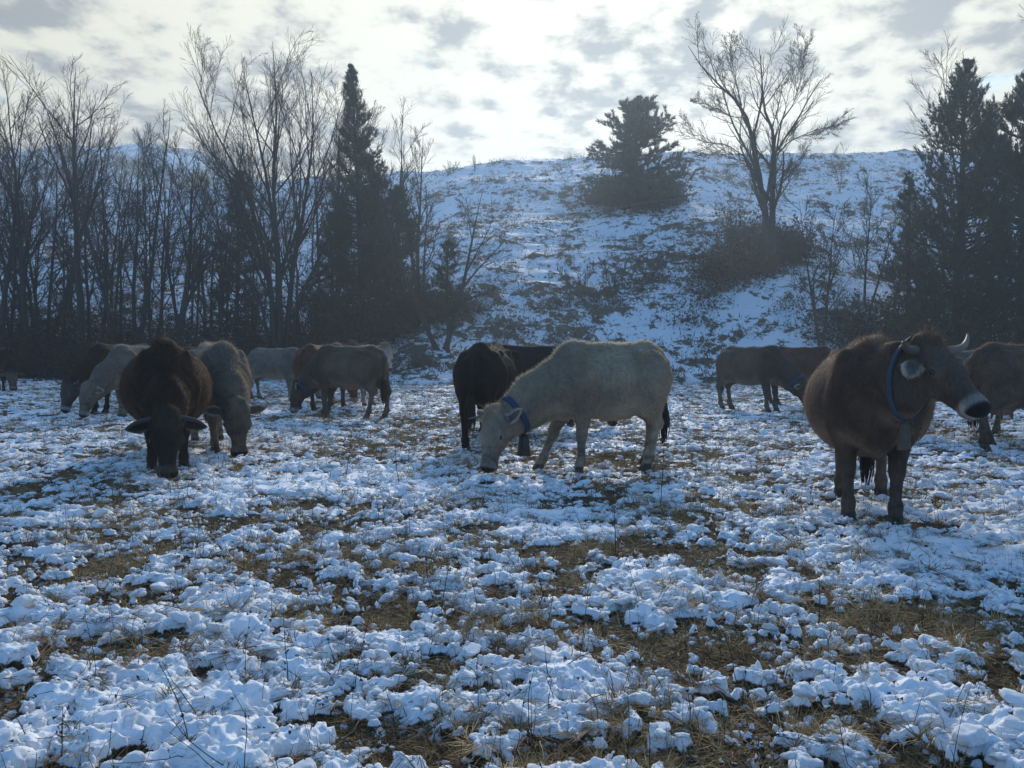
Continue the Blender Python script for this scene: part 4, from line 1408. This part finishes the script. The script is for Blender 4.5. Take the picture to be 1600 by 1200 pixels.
# lone pine on the hill
hb = hit(993, 330)
pr = at(993, 153, hb[1])
conifer('broad lone pine standing on the snowy hillside', hb, pr[2] - hb[2], 84 * hb[1] / F_PX, 41, r0=0.32, whorls=13, per=9, clear=0.12, shape=0.62, up=0.20, droop=0.04, clump=14,
        size=0.32, gaps=0.20, name='pine_tree', flatten=0.3, br=8)
# pines on the right
con(1492, 90, 37.0, 140, 'large dark pine with upturned branch tips on the right', 42, r0=0.24, whorls=30, per=8, clear=0.05, shape=0.72, up=1.1, droop=-0.05, clump=11, size=0.22, gaps=0.14, name='pine_tree', base_y=575)
con(1592, 116, 38.0, 110, 'second dark pine cut off by the right edge of the picture', 43, r0=0.22, whorls=28, per=8, clear=0.12, shape=0.45, up=0.9, droop=-0.05, clump=11, size=0.24, gaps=0.12, name='pine_tree', base_y=575)
con(1415, 268, 36.5, 50, 'smaller dark pine leaning against the left side of the large pine', 44, r0=0.12, whorls=18, per=7, clear=0.1, shape=0.6, up=0.45, clump=9, size=0.22, gaps=0.2, name='pine_tree', base_y=575)
con(1440, 400, 35.0, 52, 'low dark spruce bush in front of the large pine', 45, r0=0.1, whorls=12, per=8, clear=0.05, shape=0.5, up=0.5, clump=9, size=0.22, base_y=580)
con(1545, 380, 34.8, 55, 'low dark spruce bush between the two right-hand pines', 46, r0=0.1, whorls=12, per=8, clear=0.05, shape=0.5, up=0.5, clump=9, size=0.22, base_y=580)
wood(1512, 60, 41.0, 0.13, 'thin bare tree behind the large pine, crown peeping over it', 47, lean=.05, l1=(14, 0.45, 0.97, 25, 60, 0.24, 0.3), up=0.3, base_y=575)
wood(1612, 0, 40.0, 0.16, 'tall bare tree at the right edge, only twig ends in the picture', 48, l1=(14, 0.3, 0.97, 25, 55, 0.25, 0.3), up=0.3, base_y=575)
# the big bare tree on the hillside, two main stems
hb = hit(1203, 425)
D_ = hb[1]
def rh(px, py, dy=0.0):
    p_ = at(px, py, D_)
    return (p_[0] - hb[0], dy, p_[2] - hb[2])
bare_tree('big bare tree with two main stems on the hillside right of centre', hb, at(1203, 2, D_)[2] - hb[2], 0.24, seed=51, twigmat=M['twig'],
          stem_lines=[[(0, 0, -.5), rh(1196, 330), rh(1180, 265, -.3), rh(1168, 205, -.6), rh(1152, 170, -.8), rh(1120, 150, -1.2), rh(1084, 120, -1.6), rh(1063, 92, -1.9)],
                      [(0.1, 0, -.5), rh(1207, 330), rh(1210, 260, .3), rh(1216, 205, .6), rh(1200, 160, .9), rh(1201, 110, 1.1), rh(1198, 62, 1.3)],
                      [rh(1214, 215, .5), rh(1222, 188, .3), rh(1240, 165, .2), rh(1252, 120, -.2), rh(1256, 65, -.5)],
                      [rh(1152, 172, -.8), rh(1148, 145, -.6), rh(1144, 110, -.2), rh(1140, 50, .2)],
                      [rh(1190, 300, -.2), rh(1160, 255, -1), rh(1120, 238, -1.8), rh(1078, 240, -2.4), rh(1058, 225, -2.7)],
                      [rh(1212, 245, .5), rh(1245, 212, 1), rh(1290, 192, 1.3), rh(1316, 186, 1.5), rh(1332, 168, 1.7)],
                      [rh(1203, 320, .2), rh(1222, 280, .8), rh(1250, 258, 1.5), rh(1282, 232, 1.8)],
                      [rh(1160, 190, -.7), rh(1135, 190, -.9), rh(1105, 170, -.6), rh(1085, 158, -.2)]],
          l1=(10, 0.18, 0.95, 22, 50, 0.42, 0.45), l2=(7, 20, 46, 0.55), l3=(6, 20, 50, 0.62), l4=(2, 20, 48, 0.7), up=0.4, rmin=0.0105)
# slender trees in front of the right part of the hill
wood(1283, 290, 33.5, 0.085, 'small slender bare tree in front of the hill, left of the pines', 61, stems=2, lean=.10, l1=(12, 0.25, 0.97, 25, 55, 0.30, 0.4), up=0.45, base_y=590)
wood(1385, 330, 35.5, 0.07, 'thin bare sapling close to the large pine', 62, l1=(12, 0.25, 0.97, 20, 45, 0.27, 0.4), up=0.5, base_y=585)
wood(1352, 260, 38.0, 0.075, 'thin bare sapling with upright twigs left of the large pine', 63, stems=2, lean=.12, l1=(10, 0.3, 0.97, 16, 40, 0.26, 0.4), up=0.5, base_y=560)
# bare shrubs on the slope
for i, (px, py, top, lab) in enumerate([(905, 455, 400, 'bare grey shrub on the slope, leftmost of the row below the lone pine'),
                                        (958, 450, 392, 'bare grey shrub on the slope, middle of the row below the lone pine'),
                                        (1015, 440, 388, 'bare grey shrub on the slope, rightmost of the row below the lone pine'),
                                        (742, 268, 238, 'tiny bare sapling on the skyline, left end of the ridge'),
                                        (705, 272, 248, 'wispy bare shrub on the skyline beside the wood'),
                                        (1312, 300, 215, 'pair of thin saplings on the hill right of the big bare tree'),
                                        (1338, 420, 330, 'bare shrub on the slope left of the pines'),
                                        (1140, 360, 290, 'dense bare shrub at the foot of the big bare tree')]):
    hb2 = hit(px, py)
    tp = at(px, top, hb2[1])
    bare_tree(lab, hb2, tp[2] - hb2[2], 0.035, stems=5 if i not in (3, 5) else 2, lean=0.45 if i not in (3, 5) else 0.1, seed=200 + i, name='shrub', cat='shrub',
              l1=(7, 0.15, 0.97, 18, 45, 0.38, 0.4), l2=(5, 18, 45, .5), l3=(3, 18, 45, .5), up=0.3, rmin=0.012, twigmat=M['dark_twig'])

# undergrowth at the edge of the wood, under the pines and round the hillside trees
rngu = np.random.default_rng(9)
def strip(x0, x1, yy, n):
    xx = rngu.uniform(x0, x1, n)
    return np.stack([xx, yy(xx) + rngu.normal(0, 0.8, n), xx * 0], 1)
thicket('dark tangle of brambles and brush along the foot of the left wood', strip(-33, -7, lambda x: 37.0 + 0 * x, 120), 4600, 2.7, 0.8, 71, M['dark_twig'], M['dry_leaf'], 16000, leaf=0.12, name='undergrowth', rmin=0.012)
thicket('second row of dark brush inside the left wood', strip(-40, -8, lambda x: 41.5 + 0 * x, 120), 4000, 4.2, 1.2, 72, M['dark_twig'], M['ivy'], 16000, leaf=0.15, name='undergrowth', rmin=0.014)
thicket('brown brush climbing the gully at the right end of the wood', np.stack([np.linspace(-7.5, -2.3, 60), np.linspace(34.8, 40.0, 60), np.zeros(60)], 1), 2000, 1.7, 0.7, 73, M['dark_twig'], M['dry_leaf'], 7000, leaf=0.11, name='undergrowth', rmin=0.010)
thicket('dark brush under the right-hand pines', strip(14.6, 29, lambda x: 34.2 + 0.05 * x, 90), 3000, 2.4, 0.8, 74, M['dark_twig'], M['ivy'], 12000, leaf=0.13, name='undergrowth', rmin=0.010)
def around(pxs, n, sx_, sy_):
    c_ = []
    for px, py in pxs:
        h_ = hit(px, py)
        c_.append(h_)
    return np.array(c_)
thicket('dark low thorn scrub below the lone pine', around([(945, 318), (965, 320), (990, 323), (1015, 325), (1035, 322), (960, 308), (1000, 305), (1030, 308)], 1, 1, 1), 1700, 1.9, 0.8, 75, M['dark_twig'], M['ivy'], 15000, leaf=0.22, name='scrub', rmin=0.016)
thicket('brown thorn scrub round the foot of the big bare tree', around([(1125, 440), (1150, 430), (1175, 425), (1200, 415), (1225, 405), (1140, 415), (1180, 395), (1215, 385), (1160, 372), (1235, 395)], 1, 1, 1), 1800, 1.7, 0.8, 76, M['dark_twig'], M['dry_leaf'], 12000, leaf=0.17, name='scrub', rmin=0.014)
thicket('low brown scrub in a row under the bare shrubs on the slope', around([(850, 485), (875, 478), (900, 468), (930, 470), (955, 466), (985, 452), (1010, 445), (1025, 440), (965, 480)], 1, 1, 1), 1000, 0.6, 0.4, 77, M['dark_twig'], M['dry_leaf'], 2500, leaf=0.10, name='scrub', rmin=0.010)
thicket('dark brush on the lower slope behind the slender trees', around([(1335, 520), (1360, 510), (1300, 535), (1385, 495), (1110, 470), (1240, 480), (800, 520), (1080, 500)], 1, 1, 1), 700, 0.7, 0.6, 78, M['dark_twig'], M['dry_leaf'], 3000, leaf=0.12, name='scrub', rmin=0.010)
# thin fence wire below the lone pine
wp = []
for px, py in ((880, 352), (930, 338), (1000, 326), (1070, 318)):
    h_ = hit(px, py + 10)
    wp.append(h_ + [0, 0, 0.9])
wp = np.array([wp])
Vw, qw = tubes(bez_poly(wp[0], 20)[None], np.full((1, 20), 0.012), 4)
tag(link('fence_wire', mesh_np('fence_wire', Vw, [qw], M['wire'])), 'thin pale fence wire crossing the slope in front of the lone pine scrub', 'wire')

# grass tussocks over the hill, one object
rngh = np.random.default_rng(15)
n = 24000
hx, hy = rngh.uniform(-34, 56, n * 4), 31 + 60 * rngh.uniform(0, 1, n * 4) ** 1.3
ok = (hill_cover(hx, hy) + 1.1 * 0.4 * fbm(hx * 1.1, hy * 1.5, 3, 411) < 0.40) & (hy > foot(hx) + 0.2)
hx, hy = hx[ok][:n], hy[ok][:n]
hz_ = hill_z(hx, hy)
c_ = np.stack([hx, hy, hz_], 1)
print('tussocks', len(c_))
V, t_ = leaf_tris(c_, 9, 0.24, 0.22, rngh, np.tile(np.array([[0.0, -0.15, 0.55]]), (len(c_), 1)), 0.10, 0.55)
tag(link('tussock_grass', mesh_np('tussock_grass', V, [t_], M['tussock'], False)), 'dark dry grass tussocks scattered over the snowy hillside', kind='stuff')

# ------------------------------------------------------------------ broken snow, grass, stalks
def ico(sub):
    import bmesh
    bm = bmesh.new()
    bmesh.ops.create_icosphere(bm, subdivisions=sub, radius=1.0)
    V = np.array([v.co[:] for v in bm.verts])
    F_ = np.array([[v.index for v in f.verts] for f in bm.faces])
    bm.free()
    return V, F_


def noise3(V, s, seed):
    return (perlin(V[:, 0] * s + V[:, 2] * s * 0.7 + 3, V[:, 1] * s - V[:, 2] * s * 0.6, seed) + perlin(V[:, 2] * s + 7, V[:, 0] * s * 0.8 + V[:, 1] * s * 0.5, seed + 1)) * 0.5


def source_collection(name, meshes):
    col = bpy.data.collections.new(name)
    for i, me_ in enumerate(meshes):
        o = bpy.data.objects.new('%s_%02d' % (name, i), me_)
        col.objects.link(o)
    return col


def scatter(name, label, pts, rot, scl, idx, col):
    me_ = bpy.data.meshes.new(name)
    me_.vertices.add(len(pts))
    me_.vertices.foreach_set('co', np.asarray(pts, np.float32).ravel())
    a = me_.attributes.new('rot', 'FLOAT_VECTOR', 'POINT'); a.data.foreach_set('vector', np.asarray(rot, np.float32).ravel())
    a = me_.attributes.new('scl', 'FLOAT_VECTOR', 'POINT'); a.data.foreach_set('vector', np.asarray(scl, np.float32).ravel())
    a = me_.attributes.new('pick', 'INT', 'POINT'); a.data.foreach_set('value', np.asarray(idx, np.int32))
    o = link(name, me_)
    ng = bpy.data.node_groups.new(name, 'GeometryNodeTree')
    ng.interface.new_socket('Geometry', in_out='INPUT', socket_type='NodeSocketGeometry')
    ng.interface.new_socket('Geometry', in_out='OUTPUT', socket_type='NodeSocketGeometry')
    nd = ng.nodes
    gi, go = nd.new('NodeGroupInput'), nd.new('NodeGroupOutput')
    iop = nd.new('GeometryNodeInstanceOnPoints')
    ci = nd.new('GeometryNodeCollectionInfo')
    ci.inputs['Collection'].default_value = col
    ci.inputs['Separate Children'].default_value = True
    ci.inputs['Reset Children'].default_value = True
    iop.inputs['Pick Instance'].default_value = True
    L = ng.links.new

    def named(nm, typ):
        x = nd.new('GeometryNodeInputNamedAttribute')
        x.data_type = typ
        x.inputs['Name'].default_value = nm
        return [s for s in x.outputs if s.enabled and s.name == 'Attribute'][0]
    L(gi.outputs[0], iop.inputs['Points'])
    L(ci.outputs[0], iop.inputs['Instance'])
    L(named('pick', 'INT'), iop.inputs['Instance Index'])
    L(named('rot', 'FLOAT_VECTOR'), iop.inputs['Rotation'])
    L(named('scl', 'FLOAT_VECTOR'), iop.inputs['Scale'])
    L(iop.outputs[0], go.inputs[0])
    md = o.modifiers.new('scatter', 'NODES')
    md.node_group = ng
    return tag(o, label, kind='stuff')


rngg = np.random.default_rng(77)
# snow chunk shapes: crumbly lumps and broken crust pieces
chunks = []
V0, F0 = ico(4)
V1, F1 = ico(3)
for i in range(14):
    if i % 2:
        V = V0.copy()
        npl = rngg.integers(4, 8)
        nn = rngg.normal(0, 1, (npl, 3))
        nn /= np.linalg.norm(nn, axis=1, keepdims=True)
        dd = rngg.uniform(0.45, 0.85, npl)
        r = np.full(len(V), 1.0)
        for a, b in zip(nn, dd):
            c_ = V @ a
            r = np.where(c_ > 0.05, np.minimum(r, b / np.maximum(c_, 0.05)), r)
        V = V * r[:, None] * np.array([1.0, 0.85, 0.75 if i % 3 else 0.5])
        nz = 0.20 * noise3(V, 2.2, 500 + i) + 0.13 * noise3(V, 5.0, 540 + i) + 0.08 * noise3(V, 11.0, 580 + i)
        V = V * (1 + nz)[:, None]
        F_ = F0
    else:       # a crumbled heap of small lumps stuck together
        parts = []
        for q_ in range(9):
            rr = rngg.uniform(0.22, 0.52)
            cc = rngg.normal(0, 0.42, 3) * [1, 0.9, 0.45]
            Vq = V1 * (1 + 0.30 * noise3(V1 + q_ * 3, 1.6, 600 + i) + 0.16 * noise3(V1 - q_ * 2, 4.0, 640 + i))[:, None]
            parts.append((Vq * rr * np.array([1, rngg.uniform(.7, 1.1), rngg.uniform(.6, 1)]) + cc, F1))
        V, F_ = join_parts(parts)
        F_ = F_[0]
    chunks.append(mesh_np('snow_chunk', V, [F_], M['snow'], True))
chunk_col = source_collection('snow_chunk', chunks)


def fan_points(n, d0, d1, power=0.0, amax=46):
    """random ground points between depths d0..d1; density falls as 1/d^power"""
    u = rngg.uniform(0, 1, n)
    e = 2 - power
    y = (d0 ** e + u * (d1 ** e - d0 ** e)) ** (1 / e) if abs(e) > 1e-6 else d0 * (d1 / d0) ** u
    x = np.tan(R(1) * rngg.uniform(-amax, amax, n)) * y
    return x, y


P_, S_, = [], []
for n, d0, d1, s0, s1, lo_, hi_ in ((15000, 1.8, 6.0, 0.006, 0.032, 0.15, 0.95), (380, 1.9, 6.0, 0.035, 0.065, 0.5, 1.2), (7000, 1.8, 6.0, 0.005, 0.015, -0.2, 0.7),
                                    (18000, 6.0, 14.0, 0.010, 0.045, 0.15, 1.1), (700, 6.0, 14.0, 0.05, 0.09, 0.45, 1.2),
                                    (18000, 14.0, 33.0, 0.02, 0.075, 0.25, 1.2)):
    x, y = fan_points(int(n * 2.0), d0, d1, 0.6)
    m = meadow_fields(x, y)
    # chunks gather at the broken edges of the snow
    wgt = np.exp(-((m - 0.50) / 0.22) ** 2) * (m > lo_) * (m < hi_) + 0.05 * (m > lo_) + 0.03 * (m > lo_ - .3)
    k = np.flatnonzero(rngg.uniform(0, 1, len(m)) < wgt)[:n]
    x, y = x[k], y[k]
    ok = y < foot(x) - 0.5
    x, y = x[ok], y[ok]
    z, _ = meadow(x, y, np.maximum(0.006, y * 0.003))
    s = s0 + (s1 - s0) * rngg.uniform(0, 1, len(x)) ** 2.8
    P_.append(np.stack([x, y, z + s * 0.12], 1))
    S_.append(s)
P_, S_ = np.concatenate(P_), np.concatenate(S_)
n = len(P_)
print('chunks', n)
scatter('snow_clumps', 'broken crumbly snow clumps scattered over the trampled meadow', P_, rngg.uniform(-1, 1, (n, 3)) * [0.45, 0.45, 3.14], S_[:, None] * rngg.uniform(0.75, 1.3, (n, 3)) * [1.05, 1, 0.72],
        rngg.integers(0, 14, n), chunk_col)

# grass tufts: flattened dry blades
def tuft(seed, nb, hgt, flat, mat):
    rg = np.random.default_rng(seed)
    m = 4
    az = rg.uniform(0, 2 * np.pi, nb)
    rr = rg.uniform(0, 0.05, nb)
    P = np.zeros((nb, m, 3))
    P[:, 0] = np.stack([rr * np.cos(az + 1), rr * np.sin(az + 1), np.full(nb, -0.01)], 1)
    tilt = rg.uniform(0.15, 1.0, nb) * flat
    D = np.stack([np.cos(az) * tilt, np.sin(az) * tilt, np.full(nb, 0.55)], 1)
    D /= np.linalg.norm(D, axis=1, keepdims=True)
    ln = hgt * rg.uniform(0.5, 1.3, nb)
    for j in range(1, m):
        D = D + np.array([0, 0, -0.34]) * flat + rg.normal(0, 0.16, (nb, 3))
        D /= np.linalg.norm(D, axis=1, keepdims=True)
        P[:, j] = P[:, j - 1] + D * (ln / (m - 1))[:, None]
    P[..., 2] = np.maximum(P[..., 2], -0.008 + 0.012 * rg.uniform(0, 1, (nb, 1)))
    W = np.stack([-np.sin(az), np.cos(az), np.zeros(nb)], 1) + rg.normal(0, .4, (nb, 3))
    W /= np.linalg.norm(W, axis=1, keepdims=True)
    wd_ = rg.uniform(0.0011, 0.0026, nb)[:, None, None] * np.array([1, 0.9, 0.7, 0.15])[None, :, None]
    Va = np.stack([P - W[:, None] * wd_, P + W[:, None] * wd_], 2).reshape(-1, 3)
    b_ = np.arange(nb)[:, None] * m * 2
    i = np.arange(m - 1)[None] * 2
    q = np.stack([b_ + i, b_ + i + 1, b_ + i + 3, b_ + i + 2], -1).reshape(-1, 4)
    return mesh_np('grass_tuft', Va, [q], mat, True)


tufts = [tuft(i, 42, h_, f_, M[m_]) for i, (h_, f_, m_) in enumerate([(0.11, 1.2, 'straw'), (0.13, 1.6, 'straw'), (0.10, 1.4, 'dead'), (0.14, 1.1, 'dead'), (0.09, 1.0, 'olive'),
                                                                     (0.11, 1.5, 'olive'), (0.12, 1.3, 'dead'), (0.15, 0.8, 'straw')])]
tuft_col = source_collection('grass_tuft', tufts)
P_, S_ = [], []
for n, d0, d1, s0, s1 in ((9000, 1.7, 6.0, 0.5, 1.15), (14000, 6.0, 15.0, 0.7, 1.4), (10000, 15.0, 32.0, 1.0, 1.9)):
    x, y = fan_points(n * 3, d0, d1, 0.5)
    m = meadow_fields(x, y) + 0.25 * fbm(x * 3.1, y * 3.1, 2, 611)
    k = np.flatnonzero((m < 0.52) | (rngg.uniform(0, 1, len(m)) < 0.09))[:n]
    x, y = x[k], y[k]
    ok = y < foot(x) + 1
    x, y = x[ok], y[ok]
    z, _ = meadow(x, y, np.maximum(0.006, y * 0.004))
    P_.append(np.stack([x, y, z - 0.004], 1))
    S_.append(rngg.uniform(s0, s1, len(x)))
P_, S_ = np.concatenate(P_), np.concatenate(S_)
n = len(P_)
print('tufts', n)
kind_n = fbm(P_[:, 0] * 0.9, P_[:, 1] * 0.9, 2, 621) + rngg.normal(0, 0.25, n)
pick = np.where(kind_n < -0.25, rngg.choice([4, 5, 2], n), np.where(kind_n > 0.15, rngg.choice([0, 1, 7, 3], n), rngg.choice([2, 3, 6, 0], n)))
scatter('grass', 'flattened dry grass tufts showing between the snow clumps', P_, np.stack([rngg.normal(0, .15, n), rngg.normal(0, .15, n), rngg.uniform(-3.14, 3.14, n)], 1),
        S_[:, None] * np.array([1, 1, 0.9]), pick, tuft_col)

# dead weed stalks and bramble twigs
def stalk_lines(x, y, ln, seed, upright):
    rg = np.random.default_rng(seed)
    n_ = len(x)
    z, _ = meadow(x, y, np.maximum(0.006, y * 0.004))
    m = 7
    P = np.zeros((n_, m, 3))
    P[:, 0] = np.stack([x, y, z - 0.015], 1)
    az = rg.uniform(0, 2 * np.pi, n_)
    tl = np.where(rg.uniform(0, 1, n_) < upright, rg.uniform(0, 0.3, n_), rg.uniform(0.8, 4.0, n_))
    D = np.stack([np.cos(az) * tl, np.sin(az) * tl, np.ones(n_)], 1)
    D /= np.linalg.norm(D, axis=1, keepdims=True)
    kink = rg.integers(2, 6, n_)
    for j in range(1, m):
        D = D + rg.normal(0, 0.10, (n_, 3)) + np.where((kink == j) & (rg.uniform(0, 1, n_) < 0.4), 1.0, 0.0)[:, None] * rg.normal(0, 0.8, (n_, 3))
        D[:, 2] = np.maximum(D[:, 2], -0.25)
        D /= np.linalg.norm(D, axis=1, keepdims=True)
        P[:, j] = P[:, j - 1] + D * (ln / (m - 1))[:, None]
    P[:, 1:, 2] = np.maximum(P[:, 1:, 2], z[:, None] + 0.004)
    return P


x1, y1 = fan_points(1000, 1.8, 6.5, 0.8)
x2, y2 = fan_points(900, 6.0, 16.0, 0.4)
x, y = np.r_[x1, x2], np.r_[y1, y2]
ln = np.r_[rngg.uniform(0.05, 0.34, 1000), rngg.uniform(0.10, 0.5, 900)]
P = stalk_lines(x, y, ln, 5, 0.42)
r_ = rngg.uniform(0.0009, 0.0024, len(x))[:, None] * np.linspace(1, 0.45, 7)[None]
V, q = tubes(P, r_, 3)
# small curled dead leaves on the stalks
lp = P[:, 2:].reshape(-1, 3)
lp = lp[rngg.integers(0, len(lp), 1500)]
Vl, tl = leaf_tris(lp, 2, 0.013, 0.004, rngg, None, 0.40)
me_ = mesh_np('dead_stalks', np.concatenate([V, Vl]), [q, tl + len(V)], M['dark_twig'])
tag(link('dead_stalks', me_), 'dark dead weed stalks and twigs poking out of the snow', kind='stuff')
# fallen leaves and dung crumbs
x, y = fan_points(2600, 1.8, 9.0, 0.7)
z, _ = meadow(x, y, np.maximum(0.006, y * 0.004))
Vl, tl = leaf_tris(np.stack([x, y, z + 0.006], 1), 3, 0.013, 0.006, rngg, np.tile([[0, 0, 0.4]], (len(x), 1)), 0.42)
tag(link('fallen_leaves', mesh_np('fallen_leaves', Vl, [tl], M['dry_leaf'], False)), 'small dark fallen leaves lying on the snow and grass', kind='stuff')

# single tall stalks that stand out against the snow
for i, (px, py, hpx, lab) in enumerate([(625, 770, 110, 'thin tall weed stalk standing in the snow left of the beige cow'), (962, 870, 120, 'thin dry stalk standing in front of the middle of the meadow'),
                                        (1034, 800, 120, 'thin dry stalk standing behind the beige cow, near her tail'), (850, 1000, 95, 'dark dry stalk standing in the centre foreground'),
                                        (690, 965, 75, 'dark dry stalk with withered leaves left of the centre foreground'), (95, 1195, 95, 'bent dark twig sticking out of the snow at the bottom left corner'),
                                        (1278, 990, 80, 'short stiff stalk standing on the snow at the right foreground'), (540, 760, 80, 'leaning weed stalk in the snow below the left blue-collared cow')]):
    r = ray(px, py)
    d = -CAM_H / r[2]
    x0, y0 = r[0] * d, d
    z0 = float(meadow(np.array([x0]), np.array([y0]), 0.006)[0][0])
    hgt = hpx * d / F_PX
    rg = np.random.default_rng(900 + i)
    root = thing('dry_stalk', lab, 'stalk', (x0, y0, z0), rg.uniform(0, 6), 'tall dry stalks in the snow')
    Ls = stem_line(np.array([0, 0, -0.02]), (rg.normal(0, .16), rg.normal(0, .16), 1), hgt, 9, 0, 0.05, rg)
    Rs = np.linspace(1, .4, 9) * 0.0028 * (d / 4) ** 0.5
    V, q = tubes(Ls[None], Rs[None], 5)
    link('stem', mesh_np('stem', V, [q], M['dark_twig']), root)
    P2, R2, _ = grow(Ls[None], Rs[None], np.array([hgt]), 7, 0.35, 1.0, 25, 55, 0.28, 0.4, 4, 0.2, 0.08, 0.7, 0.001, rg)
    V, q = tubes(P2, R2, 3)
    Vl, tl = leaf_tris(P2[:, -1], 2, 0.012, 0.003, rg, None, .4)
    link('side_twigs', mesh_np('side_twigs', np.concatenate([V, Vl]), [q, tl + len(V)], M['dark_twig']), root)
